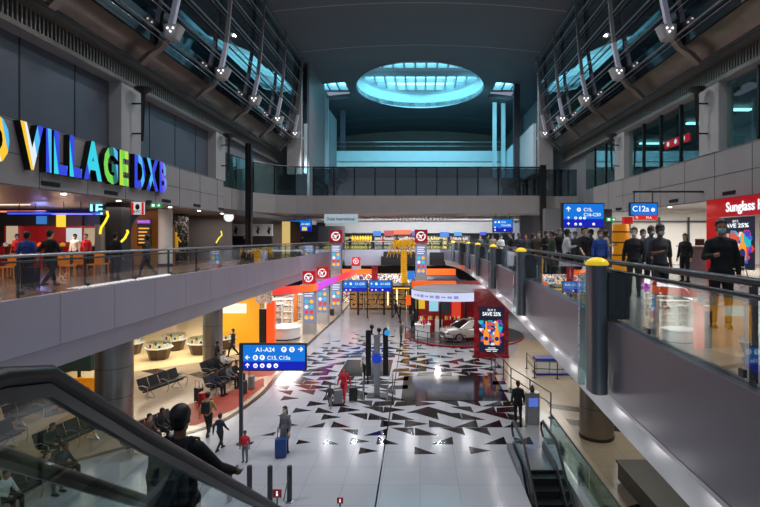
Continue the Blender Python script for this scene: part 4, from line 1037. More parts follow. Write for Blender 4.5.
nt.links.new(tc.outputs['Generated'], sx.inputs[0]); nt.links.new(sx.outputs['Y'], rp.inputs[0]); nt.links.new(rp.outputs[0], bs.inputs['Emission Color']); bs.inputs['Emission Strength'].default_value = 1.1; bs.inputs['Base Color'].default_value = (.2, .03, .02, 1)
b = MB(); b.sweep(pts, [(0, 3.5), (0, 4.05), (-.2, 4.05), (-.2, 3.5)]); b.build('light_panel', m, t)
b = MB(); b.sweep(pts, [(.01, 3.42), (.01, 3.5), (-.22, 3.5), (-.22, 3.42)]); b.build('edge_trim', M_steel, t)
t = thing('shop_column', 'square orange red lit column at the near end of the left shop', 'column', (-10.7, 36, 0))
b = MB(); b.rbox(-11.0, -10.45, 35.8, 36.3, .01, 3.2, .05); b.build('casing', mat('orange_red_lit', (226, 70, 24), .3, 0, .05, emit=(236, 76, 24), es=.8), t)
b = MB(); b.box(-11.55, -11.02, 35.9, 36.2, .01, 2.6); b.box(-11.5, -11.05, 35.88, 35.9, .9, 1.3); b.build('dark_side', M_black, t)
b = MB(); b.rbox(-11.7, -10.6, 35.6, 36.0, 3.05, 3.9, .05); b.build('advert_head', M_goods2, t)
# yellow wall, shop interior
t = thing('shop_wall', 'bright yellow shop wall with small white lightbox', 'shop wall', (-13.5, 36, 0))
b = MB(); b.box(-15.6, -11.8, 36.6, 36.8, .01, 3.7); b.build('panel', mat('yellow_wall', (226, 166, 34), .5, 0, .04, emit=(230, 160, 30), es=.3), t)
b = MB(); b.box(-14.4, -12.7, 36.5, 36.59, 2.2, 2.9); b.build('lightbox', glow((255, 246, 214), 1.2), t)
b = MB(); b.box(-16, -11.6, 35.6, 36.6, 3.7, 4.1); b.build('flower_canopy', cells('red_flower_print', [(190, 40, 50), (230, 110, 110), (120, 30, 40), (240, 200, 200)], 14, .3, .6), t)
tag(MB().box(-12.3, -11.6, 39.5, 39.6, .01, 3.1).build('partition', M_white), 'white partition with mirror between orange column and totems', 'partition')
for i, (x, y, w_, l) in enumerate(((-11.6, 46, .3, 'orange upright panel in the white perfume bay'), (-10.9, 54, .4, 'narrow orange brown pillar deep in the left shop'))):
    tag(MB().rbox(x, x+w_, y, y+.3, .01, 3.2, .03).build('amber_pillar', mat('amber_panel', (204, 110, 40), .4)), l, 'panel')
for i in range(6):
    y = 40.5+i*3.3
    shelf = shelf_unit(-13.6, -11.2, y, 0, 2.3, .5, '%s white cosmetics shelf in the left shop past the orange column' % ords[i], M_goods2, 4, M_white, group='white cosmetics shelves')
# curved white counter
t = thing('counter', 'low curved white counter at the foot of the nearest totem', 'counter', (-10.2, 38.4, 0))
b = MB(); b.lathe([(1.1, .01), (1.1, .85), (1.2, .9), (1.2, .98), (.0, .98)], (-10.3, 38.2, 0), 32); b.build('body', M_white, t, 40)
b = MB(); b.lathe([(1.12, .05), (1.12, .15)], (-10.3, 38.2, 0), 32); b.build('kick_band', M_steel_d, t)
# display islands (white topped cases)
def display_island():
    t = thing('display_case', 'x', 'display case', (0, 0, 0), 'white lit display cases in the left shop')
    b = MB(); b.lathe([(.55, .01), (.75, .7)], (0, 0, 0), 8); b.build('base', M_wood, t)
    b = MB(); b.lathe([(.8, .7), (.85, .78), (0, .78)], (0, 0, 0), 8); b.build('top', M_white, t)
    b = MB(); b.lathe([(.78, .79), (.74, 1.1), (0, 1.1)], (0, 0, 0), 8); b.build('glass_cover', M_glass, t)
    rr = random.Random(9)
    for k in range(9):
        a = k*.7; b = MB(); b.box(.5*math.cos(a)-.06, .5*math.cos(a)+.06, .5*math.sin(a)-.05, .5*math.sin(a)+.05, .785, .9+.12*rr.random()); b.build('goods', [M_white, M_darkred, M_gold, M_dark][k % 4], t)
    return t
isl = display_island()
sp = [((-14.6, 33.2), 'lit display case against the yellow wall, beside the standing shoppers'), ((-16.6, 31.8), 'lit display case just past the second steel column'), ((-18.6, 30.2), 'lit display case third from the yellow wall'), ((-20.6, 28.9), 'lit display case fourth from the yellow wall'), ((-16.9, 34.4), 'lit display case in the back row by the yellow wall'), ((-19.2, 33.2), 'lit display case in the middle of the back row'), ((-21.4, 31.8), 'lit display case at the outer end of the back row'), ((-13.6, 36.0-1.2), 'dark based display case right in front of the yellow wall')]
for (x, y), l in sp: put(isl, (x, y, .01), R(20), l)
b = MB(); b.add([(x, y, .018) for x, y in [(-24, 26), (-18, 27.5), (-12.9, 31.5), (-11, 36), (-11, 60), (-24, 60)]], [(0, 1, 2, 3, 4, 5)]); struct('floor.010', b, mat('cream_glossy_floor', (236, 216, 170), .15, 0, .03))
area('left_shop_light', (-17.5, 31.5, 4.1), 9, 5, 340, (1, .86, .62))
area('left_shop_light', (-11.5, 46, 3.9), 2.5, 16, 480, (1, .96, .9))
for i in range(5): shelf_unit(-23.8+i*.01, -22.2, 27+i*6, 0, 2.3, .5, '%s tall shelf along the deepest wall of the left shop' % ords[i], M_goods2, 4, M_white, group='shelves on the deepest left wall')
# orange lattice hoarding + teal banner box
def lattice(x0, x1, y, z0, z1, label):
    t = thing('hoarding', label, 'hoarding', (x0, y, z0))
    mo = mat('orange_lattice', (236, 150, 20), .5, 0, .1, 4, emit=(236, 140, 16), es=.25)
    b = MB(); b.box(x0, x1, y+.1, y+.14, z0, z1); b.build('backing', mo, t)
    b = MB(); rr = random.Random(4)
    for i in range(int((x1-x0)/.35)):
        for j in range(int((z1-z0)/.35)):
            if rr.random() < .55:
                x = x0+i*.35; z = z0+j*.35; s = .3
                b.plate([(x-x0, z-z0), (x-x0+s, z-z0+.05), (x-x0+.05, z-z0+s)], (x0, y+.098, z0), EX, EZ, .02)
    b.build('cut_pattern', mat('hoarding_shadow_brown', (90, 48, 10), .6), t)
    b = MB(); b.box(x0-.05, x0, y+.06, y+.18, z0, z1+.05); b.box(x1, x1+.05, y+.06, y+.18, z0, z1+.05); b.box(x0-.05, x1+.05, y+.06, y+.18, z1, z1+.05); b.build('frame', mo, t)
lattice(-16.4, -13.9, 22.4, .01, 1.35, 'orange patterned lattice hoarding beside the wide steel column')
lattice(-19.9, -17.2, 19.6, .01, 1.5, 'orange patterned hoarding seen through the escalator glass')
tag(MB().rbox(-16.6, -15.1, 22.9, 23.6, 1.6, 2.9, .05).box(-15.9, -15.8, 23.2, 23.3, .01, 1.6).build('teal_kiosk', mat('dark_teal', (26, 62, 62), .5)), 'dark teal box kiosk above the orange hoarding', 'kiosk')
# ground shops right
for i in range(4):
    shelf_unit(9.0+i*1.2, 10.1+i*1.2, 31.5, 0, 2.3, .5, '%s white shelf under the right gallery behind the blue stock' % ords[i], M_goods2, 4, M_white, group='white shelves under the right gallery')
t = thing('stock_pallet', 'stack of white cartons under blue covers inside the low barrier', 'stock', (6.9, 28.5, 0))
for i in range(3):
    b = MB(); x = 6.55+i*.72; b.rbox(x, x+.68, 28, 28.8, .12, .8, .04); b.build('carton', M_white, t)
b = MB(); b.rbox(6.5, 8.7, 27.95, 28.85, .8, .95, .08); b.build('blue_cover', mat('blue_plastic', (26, 44, 150), .35), t)
b = MB(); b.box(6.5, 8.7, 27.95, 28.85, .01, .12); b.build('blue_pallet', mat('blue_plastic', (26, 44, 150)), t)
t = thing('bench', 'long dark brown box bench on the beige floor near the bottom', 'bench', (6.6, 14.3, 0))
b = MB(); b.box(6.25, 7.3, 12.6, 15.8, .09, .62); b.build('body', mat('dark_brown_panel', (84, 74, 68), .5), t)
b = MB(); b.box(6.2, 7.35, 12.55, 15.85, .62, .68); b.build('top', mat('dark_brown_top', (66, 58, 54), .45), t)
b = MB(); b.box(6.4, 7.2, 12.8, 15.7, .009, .09); b.build('plinth', M_black, t)
# glazed shopfront below the right gallery
t = thing('glass_shopfront', 'glazed shopfront with steel frames beneath the near right gallery', 'glass wall', (8.6, 12, 0))
for i in range(9):
    y = 6+i*2.4; b = MB(); b.box(8.6, 8.62, y+.04, y+2.36, .05, 4.5); b.build('pane', M_glass_g, t)
    b = MB(); b.box(8.56, 8.66, y-.04, y+.04, .01, 4.7); b.build('mullion', M_steel_d, t)
b = MB(); b.box(8.56, 8.66, 6, 27.6, 4.5, 4.6); b.box(8.56, 8.66, 6, 27.6, .01, .06); b.build('frame', M_steel_d, t)
for i, (x, y, m_) in enumerate(((10.6, 12, 'white'), (10.4, 15, 'dark'), (10.8, 18, 'white'), (10.5, 21.5, 'dark'), (11, 24.5, 'white'))):
    shelf_unit(x, x+1.8, y, 0, 2.2, .5, '%s goods shelf behind the glazed shopfront, %s frame' % (ords[i], m_), M_goods2, 4, M_white if m_ == 'white' else M_wood)

# ================================================================== ESCALATORS
def escalator(x0, x1, ytop, ztop, zbot, deg, sgn, label, flat=1.2, flat_b=1.0, glassm=None):
    """handrails at x0 and x1; descends from ytop along sgn*y"""
    t = thing('escalator', label, 'escalator', ((x0+x1)/2, ytop, ztop))
    tn = math.tan(R(deg)); run = (ztop-zbot)/tn; H = 1.0
    def Y(d): return ytop+sgn*d
    def path(off, e=.0):
        pts = [(-flat-.0, ztop+off), (-flat*.5, ztop+off), (-.12, ztop+off), (.12, ztop+off-.05)]
        pts += [(run*q, ztop+off-run*q*tn) for q in (.1, .3, .5, .7, .9)]
        pts += [(run, zbot+off+.06), (run+.2, zbot+off), (run+flat_b, zbot+off)]
        return pts
    for x, o_ in ((x0, 1 if x0 > x1 else -1), (x1, 1 if x1 > x0 else -1)):
        p = path(H); pts = [(x, Y(p[0][0]-.0), ztop+.45), (x, Y(p[0][0]-.25), ztop+.6), (x, Y(p[0][0]-.25), ztop+.85)]+[(x, Y(a), z) for a, z in p]+[(x, Y(p[-1][0]+.25), zbot+.85), (x, Y(p[-1][0]+.25), zbot+.55), (x, Y(p[-1][0]), zbot+.4)]
        b = MB(); n = 10; b.tube(pts, .043, n); o = b.build('handrail', M_rubber, t, 60)
        # guide under the rail, skirt panel
        for nm, za, zb, wd, m_ in (('guide', -.1, -.04, .045, M_steel_d), ('skirt_panel', -H-.12, -.74, .07, M_steel_d), ('outer_cladding', -H-.55, -.8, .16, M_fascia_d)):
            xc = x+(o_*.16 if nm == 'outer_cladding' else 0)
            vs = []
            for a, z in p: vs += [(xc-wd/2, Y(a), z+za), (xc+wd/2, Y(a), z+za), (xc+wd/2, Y(a), z+zb), (xc-wd/2, Y(a), z+zb)]
            k = len(p); b = MB(); b.add(vs, [(4*i+j, 4*(i+1)+j, 4*(i+1)+(j+1) % 4, 4*i+(j+1) % 4) for i in range(k-1) for j in range(4)]+[(0, 1, 2, 3), (4*k-4, 4*k-3, 4*k-2, 4*k-1)]); b.build(nm, m_, t)
        for i in range(len(p)-1):
            (a, z), (a2, z2) = p[i], p[i+1]
            b = MB(); b.add([(x-.006, Y(a), z-.74), (x-.006, Y(a2), z2-.74), (x-.006, Y(a2), z2-.1), (x-.006, Y(a), z-.1), (x+.006, Y(a), z-.74), (x+.006, Y(a2), z2-.74), (x+.006, Y(a2), z2-.1), (x+.006, Y(a), z-.1)], [(0,1,2,3),(4,7,6,5),(0,4,5,1),(3,2,6,7)]); b.build('glass_panel', glassm or M_glass, t)
    xa, xb = min(x0, x1)+.05, max(x0, x1)-.05
    b = MB(); ya, yb = sorted((Y(-flat), Y(0))); b.box(xa, xb, ya, yb, ztop-.04, ztop+.005); b.build('landing_plate', M_steel, t)
    b = MB(); ya, yb = sorted((Y(run), Y(run+flat_b))); b.box(xa, xb, ya, yb, zbot+.004, zbot+.03); b.build('landing_plate', M_steel, t)
    ns = int((ztop-zbot)/.21); 
    for i in range(ns):
        a = run*i/ns; c = run*(i+1)/ns; z = ztop-(ztop-zbot)*(i+.5)/ns
        ya, yb = sorted((Y(a), Y(c))); b = MB(); b.box(xa, xb, ya, yb, z-.22, z)
        st = b.build('step', M_steel_d, t)
    # truss underneath
    b = MB(); vs = []
    for a, z in ((0, ztop-.3), (run, zbot-.02)): vs += [(xa, Y(a), z), (xb, Y(a), z), (xb, Y(a), z-.75 if z > 1 or zbot < 0 else z-.0), (xa, Y(a), z-.75 if z > 1 or zbot < 0 else z)]
    b.add(vs, [(0,1,2,3), (4,7,6,5), (0,4,5,1), (3,2,6,7), (1,5,6,2), (0,3,7,4)]); b.build('truss', M_black, t)
    return t
escalator(-1.62, -2.78, 2.05, DK, 0, 35, 1, 'escalator with black handrails going down beside the viewer, a man riding it', .9, .9)
escalator(3.42, 4.5, 16.6, 0, -4.6, 30, -1, 'sunken escalator in the white floor with dark handrails and glass sides', 1.7, .6, M_glass_g)
# glass guard at the pit
t = thing('glass_barrier', 'low glass barrier with dark clamps along the sunken escalator', 'glass barrier', (4.95, 14, 0))
for i in range(5):
    y = 8+i*2.2; b = MB(); b.box(4.93, 4.945, y+.03, y+2.15, .05, 1.05); b.build('glass_panel', M_glass_g, t)
    b = MB(); b.box(4.95, 5.1, y+.9, y+1.1, .009, .3); b.box(4.95, 5.02, y+.9, y+1.1, .3, .5); b.build('clamp', M_black, t)
b = MB(); b.tube([(4.94, 8, 1.07), (4.94, 19, 1.07)], .03, 8); b.build('top_rail', M_steel_d, t)
# bollards at the foot of the near escalator
bol = thing('bollard', 'x', 'bollard', (0, 0, 0), 'slim dark bollards in front of the escalator foot')
b = MB(); b.lathe([(.075, .004), (.075, 1.02), (.065, 1.05), (0, 1.05)], (0, 0, 0), 14); b.build('post', M_steel_d, bol, 40)
b = MB(); b.lathe([(.12, .003), (.12, .02), (.08, .03)], (0, 0, 0), 14); b.build('foot_ring', M_steel, bol, 40)
for i, px in enumerate((229.5, 249.5, 270, 289.5)):
    put(bol, (ray(px, 0, 14.6)[0], 14.6, 0), 0, '%s slim dark bollard of the four in a row, counted from the handrail side' % ords[i])
for (px, py, Y_, s_, l) in ((277, 497, 13.6, .2, 'red square warning sign on a short black stand beside the bollards'), (340, 503, 13.5, .14, 'smaller red sign on a black stand right of the bollards')):
    X_, _, Z_ = ray(px, py, Y_); t = thing('warning_sign', l, 'sign', (X_, Y_, 0))
    b = MB(); b.rbox(X_-s_*.6, X_+s_*.6, Y_, Y_+.03, Z_-s_*.1, Z_+s_, .01); b.build('red_board', mat('sign_red', (176, 24, 34), .4), t)
    b = MB(); b.box(X_-s_*.12, X_+s_*.12, Y_-.008, Y_-.001, Z_+s_*.15, Z_+s_*.5); disc(b, (X_, Y_-.001, Z_+s_*.68), EX, EZ, s_*.12); b.build('symbol', WH, t)
    b = MB(); b.lathe([(.16, .004), (.16, .03), (.02, .05), (.02, Z_-s_*.1)], (X_, Y_+.015, 0), 12); b.build('stand', M_black, t)
# barrier tape between bollards and sign
b = MB(); b.tube([(ray(289.5, 0, 14.6)[0], 14.52, .8), (ray(277, 0, 13.6)[0]+.15, 13.7, .5)], .015, 5); tag(b.build('barrier_strap', M_steel_d), 'thin strap from the last bollard down to the red warning sign', 'strap')
# central info stand
cx, cy = -2.1, 24.4
t = thing('info_stand', 'tall grey stand with round blue badge and dark lamps on top, mid concourse', 'information stand', (cx, cy, 0))
b = MB(); b.rbox(cx-.14, cx+.14, cy-.1, cy+.1, .02, 3.0, .05); b.build('column', M_steel, t)
for s in (-1, 1):
    b = MB(); b.rbox(cx+s*.42-.13, cx+s*.42+.13, cy-.06, cy+.08, 1.0, 3.2, .05); b.build('dark_panel', M_black, t)
for k, (dx, z) in enumerate(((-.25, 3.45), (.1, 3.3), (.42, 3.3))):
    b = MB(); b.lathe([(.03, 3.0), (.05, z-.2)], (cx+dx, cy, 0), 8); b.ell((cx+dx, cy, z-.08), (.11, .1, .12), 12, 8); b.build('lamp', M_black, t, True)
b = MB(); disc(b, (cx, cy-.11, 1.85), EX, EZ, .24, .03, 0, 24); b.build('blue_badge', glow((20, 60, 190), .8), t)
b = MB(); disc(b, (cx+.5, cy-.1, 3.1), EX, EZ, .14, .03, 0, 24); b.build('light_blue_badge', glow((50, 160, 230), .8), t)
for s in (-1, 1):
    b = MB(); b.tube([(cx+s*.55, cy-.9, .01), (cx+s*.6, cy-.8, .95), (cx+s*.75, cy+.6, .95), (cx+s*.7, cy+.7, .01)], .03, 8); b.build('guard_rail', M_steel, t, 40)
b = MB(); b.rbox(cx-.5, cx+.5, cy-.4, cy+.4, .008, .03, .1); b.build('base_plate', M_steel_d, t)
# grey kiosk by the sunken escalator
t = thing('ticket_machine', 'slim grey machine with blue lit front beside the man in black', 'machine', (4.7, 20.9, 0))
b = MB(); b.rbox(4.4, 4.95, 20.6, 21.0, .01, 1.3, .08); b.build('body', M_steel, t); b = MB(); b.box(4.48, 4.87, 20.58, 20.6, .75, 1.1); b.build('blue_front', glow((90, 120, 220), .8), t)
b = MB(); b.lathe([(.08, 1.3), (.1, 1.42), (.03, 1.6)], (4.67, 20.8, 0), 10); b.build('top_lamp', M_steel_d, t)

# ================================================================== AIRPORT SEATING
M_seat = mat('black_leather_seat', (30, 31, 36), .4, 0, .1, 8)
def bench_row(n=4):
    t = thing('bench_seat_row', 'x', 'bench', (0, 0, 0), 'black airport bench rows under the left gallery')
    L = n*.62
    b = MB(); b.box(-L/2, L/2, -.05, .05, .32, .4); b.build('beam', M_steel_d, t)
    for i in range(n):
        x = -L/2+.31+i*.62
        b = MB(); b.rbox(-.28, .28, -.25, .27, 0, .06, .05); b.v = [(x+a, c, z+.41+.05*(c > 0)) for a, c, z in b.v]; b.build('seat', M_seat, t)
        b = MB(); vs = [(x-.28, -.24, .46), (x+.28, -.24, .46), (x+.27, -.42, .92), (x-.27, -.42, .92), (x-.28, -.29, .45), (x+.28, -.29, .45), (x+.27, -.47, .91), (x-.27, -.47, .91)]
        b.add(vs, [(0,1,2,3),(4,7,6,5),(0,4,5,1),(1,5,6,2),(2,6,7,3),(3,7,4,0)]); b.build('backrest', M_seat, t)
    for i in range(0, n+1, 2):
        x = -L/2+i*.62
        b = MB(); b.tube([(x, .22, .03), (x, .3, .3), (x, .25, .6), (x, -.05, .66), (x, -.3, .6)], .02, 6); b.build('armrest', M_steel, t, 40)
    for x in (-L/2+.4, L/2-.4):
        b = MB(); b.tube([(x, -.32, .03), (x, 0, .34), (x, .3, .03), (x, 0, .03)], .025, 6, closed=True); b.build('leg', M_steel, t, 40)
    return t
pb = bench_row()
seats = [((-12.75, 24.9), -108, 'empty black bench row with loop legs just past the wide steel column'), ((-9.9, 25.4), -100, 'black bench row where people sit with luggage'), ((-11.3, 28.2), -100, 'black bench row behind the seated group'),
         ((-9.9, 18.6), -105, 'black bench row behind the man on the escalator'), ((-12.7, 18.3), -100, 'black bench row seen through the escalator glass, nearest the wide column'), ((-15.2, 17.6), -98, 'middle black bench row seen through the escalator glass'),
         ((-16.2, 21.2), -98, 'black bench row before the orange hoarding behind the escalator glass'), ((-11.4, 14.8), -100, 'black bench row low behind the escalator, beside the seated travellers'), ((-13.8, 14.2), -98, 'outer black bench row low behind the escalator')]
for (x, y), a, l in seats: put(pb, (x, y, .016), R(a), l)

# small downlights grazing the left gallery edge
M_fit = glow((255, 252, 244), 3)
for i, y in enumerate((19.5, 22.8, 25.1, 27.7, 30.2, 32.8, 36.5, 41, 46, 52)):
    spot('edge_downlight', (-9.5, y, 4.95), (-9.62, y, 0), 60, (1, .97, .95), 70, .6, 0)
for y in (6.5, 8.2, 9.9, 11.6, 13.3, 15.2, 17.2, 19.4, 21.6, 24, 27, 30, 33.5, 37, 41, 46):
    point('soffit_fill_point', (edge_x(y)-.45, y, 4.0), 11, (1, .98, .97), 0)  # added bare points imitating light scallops on the right soffit strip

# ================================================================== LUGGAGE
def suitcase_p(col):
    t = thing('suitcase', 'x', 'suitcase', (0, 0, 0), 'wheeled suitcases')
    b = MB(); b.rbox(-.2, .2, -.13, .13, .06, .66, .06); b.build('shell', col, t)
    b = MB()
    for i in range(5): b.box(-.15+i*.07, -.13+i*.07, -.135, .135, .1, .62)
    b.build('rib_trim', col, t)
    b = MB(); b.tube([(-.12, .1, .6), (-.12, .1, 1.0), (.12, .1, 1.0), (.12, .1, .6)], .012, 6); b.build('handle', M_steel_d, t)
    for x in (-.15, .15):
        for y in (-.09, .09): b = MB(); b.tube([(x-.015, y, .035), (x+.015, y, .035)], .033, 10); b.build('wheel', M_black, t)
    return t
SUIT = {'black': suitcase_p(mat('black_suitcase', (24, 25, 28), .4)), 'blue': suitcase_p(mat('blue_suitcase', (24, 60, 120), .35)), 'grey': suitcase_p(mat('grey_suitcase', (120, 122, 126), .35)), 'red': suitcase_p(mat('red_suitcase', (150, 30, 36), .35))}
def luggage(c, x, y, z, rz, label): return put(SUIT[c], (x, y, z+.003), rz, label)

# ================================================================== PEOPLE
def remesh(mb, name, vox, sm=6):
    me = bpy.data.meshes.new('t'); me.from_pydata(mb.v, [], mb.f)
    import bmesh
    bm = bmesh.new(); bm.from_mesh(me); bmesh.ops.recalc_face_normals(bm, faces=bm.faces); bm.to_mesh(me); bm.free()
    o = bpy.data.objects.new('t', me); COL.objects.link(o)
    m = o.modifiers.new('r', 'REMESH'); m.mode = 'VOXEL'; m.voxel_size = vox
    k = o.modifiers.new('s', 'SMOOTH'); k.iterations = sm; k.factor = .5
    out = bpy.data.meshes.new_from_object(o.evaluated_get(bpy.context.evaluated_depsgraph_get())); out.name = name
    bpy.data.objects.remove(o); bpy.data.meshes.remove(me); shade(out)
    return out
def V(*a): return Vector(a)
def pose_joints(kind):
    J = dict(pel=V(0, 0, .93), wst=V(0, 0, 1.08), chs=V(0, 0, 1.28), nck=V(0, -.01, 1.44), hd=V(0, .015, 1.60))
    for s, k in ((-1, 'L'), (1, 'R')):
        J['sh'+k] = V(s*.17, -.005, 1.365); J['el'+k] = V(s*.235, -.03, 1.12); J['wr'+k] = V(s*.25, .04, .87)
        J['hp'+k] = V(s*.09, 0, .90); J['kn'+k] = V(s*.1, .015, .49); J['an'+k] = V(s*.105, -.02, .08)
    if kind == 'walk':
        J['knL'] = V(-.1, .16, .52); J['anL'] = V(-.1, .26, .12); J['knR'] = V(.1, -.02, .50); J['anR'] = V(.1, -.32, .17)
        J['elL'] = V(-.24, -.14, 1.14); J['wrL'] = V(-.25, -.16, .89); J['elR'] = V(.24, .08, 1.13); J['wrR'] = V(.24, .24, .95)
    if kind == 'hold':   # one arm forward, elbow bent
        J['elR'] = V(.24, .02, 1.12); J['wrR'] = V(.14, .24, 1.16); J['elL'] = V(-.24, -.06, 1.12); J['wrL'] = V(-.25, -.02, .87)
    if kind == 'rail':   # right arm reaching out and down to the rail
        J['elR'] = V(.30, .10, 1.14); J['wrR'] = V(.36, .33, 1.0); J['hd'] = V(0, .02, 1.60)
    if kind == 'sit':
        d = V(0, 0, -.45)
        for k in ('pel', 'wst', 'chs', 'nck', 'hd', 'shL', 'shR', 'elL', 'elR'): J[k] = J[k]+d+V(0, .0, 0)
        for s, k in ((-1, 'L'), (1, 'R')):
            J['hp'+k] = V(s*.09, .02, .47); J['kn'+k] = V(s*.12, .45, .49); J['an'+k] = V(s*.13, .47, .08); J['el'+k] = V(s*.24, .06, .70); J['wr'+k] = V(s*.15, .3, .62)
        J['chs'] += V(0, .02, 0); J['nck'] += V(0, .06, 0); J['hd'] += V(0, .1, -.02)
    return J
def body_parts(kind):
    J = pose_joints(kind); fl_ = V(0, 1, 0)
    b = MB()
    # head and neck
    h = J['hd']
    b.ell(h+V(0, .0, .03), (.076, .093, .098), 16, 12); b.ell(h+V(0, .02, -.06), (.056, .065, .065), 12, 8); b.cap(J['nck']-V(0, 0, .04), h-V(0, .01, .04), .058, .052)
    b.cap(h+V(0, .09, .015), h+V(0, .108, -.018), .009, .014, 6)
    for s in (-1, 1): b.ell(h+V(s*.078, -.005, -.0), (.012, .02, .032), 6, 6)
    b.cap(h+V(-.022, .082, -.058), h+V(.022, .082, -.058), .008, .008, 6)
    def torso(g, q=1.0):
        p, w_, c, n_ = J['pel'], J['wst'], J['chs'], J['nck']
        for (a, rx, ry) in ((p, .155, .105), (p.lerp(w_, .5), .148, .1), (w_, .14, .095), (w_.lerp(c, .5), .152, .105), (c, .168, .115), (c.lerp(n_, .4), .145, .095)):
            b2.ell(a, (rx*q+g, ry*q+g, .11+g), 14, 8)
        for k in 'LR': b2.cap(J['nck']-V(0, 0, .01), J['sh'+k]-V(0, 0, .005), .05+g*.4, .05+g*.6)
    def arm(g, k, full=True):
        b2.cap(J['sh'+k], J['el'+k], .05+g*.8, .042+g); b2.cap(J['el'+k], J['wr'+k] if full else J['el'+k].lerp(J['wr'+k], .15), .040+g, .029+g if full else .04+g)
    def leg(g, k):
        b2.cap(J['hp'+k], J['kn'+k], .088+g, .058+g); b2.cap(J['kn'+k], J['an'+k], .057+g, .038+g)
    b2 = b; torso(-.012)
    for k in 'LR':
        arm(0, k); leg(-.006, k)
        s = -1 if k == 'L' else 1
        d = (J['wr'+k]-J['el'+k]).normalized(); sd_ = d.cross(V(0, 1, .2)).normalized(); up = sd_.cross(d)
        p0 = J['wr'+k]; pm = p0+d*.085
        b.cap(p0, pm, .026, .034, 8); b.cap(p0+d*.03+sd_*.012, pm+sd_*.012, .024, .022, 8); b.cap(p0+d*.03-sd_*.012, pm-sd_*.012, .024, .022, 8)
        for i, (o_, ln) in enumerate(((-.030, .062), (-.011, .074), (.009, .07), (.028, .056))):
            q0 = pm+sd_*o_; q1 = q0+d*ln*.55+up*.006; q2 = q1+d*ln*.4+up*.026; b.cap(q0, q1, .0105, .0095, 6); b.cap(q1, q2, .0095, .008, 6)
        q0 = p0+d*.03+up*.02; q1 = q0+d*.03+up*.032; b.cap(q0, q1, .0125, .011, 6); b.cap(q1, q1+d*.032+up*.006, .011, .009, 6)
        an = J['an'+k]; b.cap(an+V(0, -.02, -.03), an+V(0, .12, -.045), .03, .026, 8)
    out = {'body': remesh(b, 'body', .0105, 4)}
    b2 = MB(); torso(.016); [arm(.014, k) for k in 'LR']; b2.ell(J['pel']+V(0, 0, -.01), (.172, .128, .12), 14, 8); out['jacket'] = remesh(b2, 'jacket', .02, 5)
    # long coat
    if kind in ('stand', 'walk', 'hold'):
        b3 = b2; b3.cap(J['pel'], J['pel']-V(0, 0, .32), .165, .19, 14); out['coat'] = remesh(b3, 'coat', .022, 6)
    b2 = MB(); torso(.012, .97); [arm(.018, k, False) for k in 'LR']; out['t_shirt'] = remesh(b2, 't_shirt', .02, 5)
    b2 = MB(); b2.ell(J['pel']+V(0, 0, -.02), (.158, .115, .11), 14, 8); [leg(.012, k) for k in 'LR']; out['trousers'] = remesh(b2, 'trousers', .019, 4)
    for k in 'LR':
        an = J['an'+k]; m = MB()
        m.cap(an+V(0, -.035, -.035), an+V(0, .13, -.045), .042, .036, 10); m.cap(an+V(0, -.01, .02), an+V(0, -.01, -.03), .045, .046, 8); m.box(an.x-.04, an.x+.04, an.y-.08, an.y+.17, an.z-.08, an.z-.06)
        out['shoe'+k] = remesh(m, 'shoe', .014, 3)
    m = MB(); m.ell(h+V(0, -.014, .055), (.09, .105, .1), 16, 12); m.ell(h+V(0, -.045, -.01), (.076, .065, .075), 12, 8)
    # cut the face side free
    hm = remesh(m, 'hair', .012, 3)
    out['hair'] = hm
    m2 = MB(); m2.ell(h+V(0, -.012, .05), (.086, .102, .095), 16, 12); m2.ell(h+V(0, -.06, -.05), (.085, .06, .12), 12, 8); m2.ell(h+V(0, -.075, -.14), (.09, .045, .1), 12, 8)
    out['long_hair'] = remesh(m2, 'long_hair', .013, 3)
    m = MB(); m.ell(h+V(0, .052, -.045), (.062, .055, .052), 14, 10); out['face_mask'] = remesh(m, 'face_mask', .012, 2)
    m = MB()
    for s in (-1, 1): m.ell(h+V(s*.03, .086, .012), (.011, .007, .007), 8, 6)
    me = bpy.data.meshes.new('eyes'); me.from_pydata(m.v, [], m.f); out['eyes'] = me
    return out, J
BP = {k: body_parts(k) for k in ('stand', 'walk', 'hold', 'rail', 'sit')}
for k in BP:      # hair sits above the brow
    for nm in ('hair', 'long_hair'):
        me = BP[k][0][nm]; h = BP[k][1]['hd']
        for v in me.vertices:
            if v.co.y > h.y+.035 and v.co.z < h.z+.07: v.co.y = h.y+.035-.02*min(1, (h.z+.07-v.co.z)/.1)
            if v.co.y > h.y+.02 and v.co.z < h.z+.07 : v.co.x *= 1.0
M_mask = mat('blue_face_mask', (150, 190, 206), .7, 0, .03)
SKIN = [mat('skin_tone_a', (176, 124, 94), .55, 0, .05), mat('skin_tone_b', (120, 80, 58), .55, 0, .05), mat('skin_tone_c', (206, 160, 130), .55, 0, .05)]
M_hair = mat('dark_hair', (22, 18, 17), .5, 0, .15, 40)
M_eye = mat('dark_eye', (20, 18, 18), .2, 0, 0)
CL = {'black': (20, 21, 25), 'navy': (26, 32, 52), 'grey': (96, 98, 102), 'dgrey': (52, 54, 58), 'white': (214, 214, 214), 'red': (190, 30, 50), 'tan': (170, 134, 84), 'blue': (36, 72, 150), 'beige': (176, 160, 138), 'green': (58, 72, 54), 'brown': (84, 62, 50), 'orange': (206, 96, 40), 'teal': (40, 96, 110), 'pink': (186, 110, 120), 'purple': (84, 60, 110)}
def cloth(c): return mat(c+'_cloth', CL[c], .8, 0, .1, 12)
FACE = {'cam': PI, 'away': 0, 'l': PI/2, 'r': -PI/2}
nP = [0]
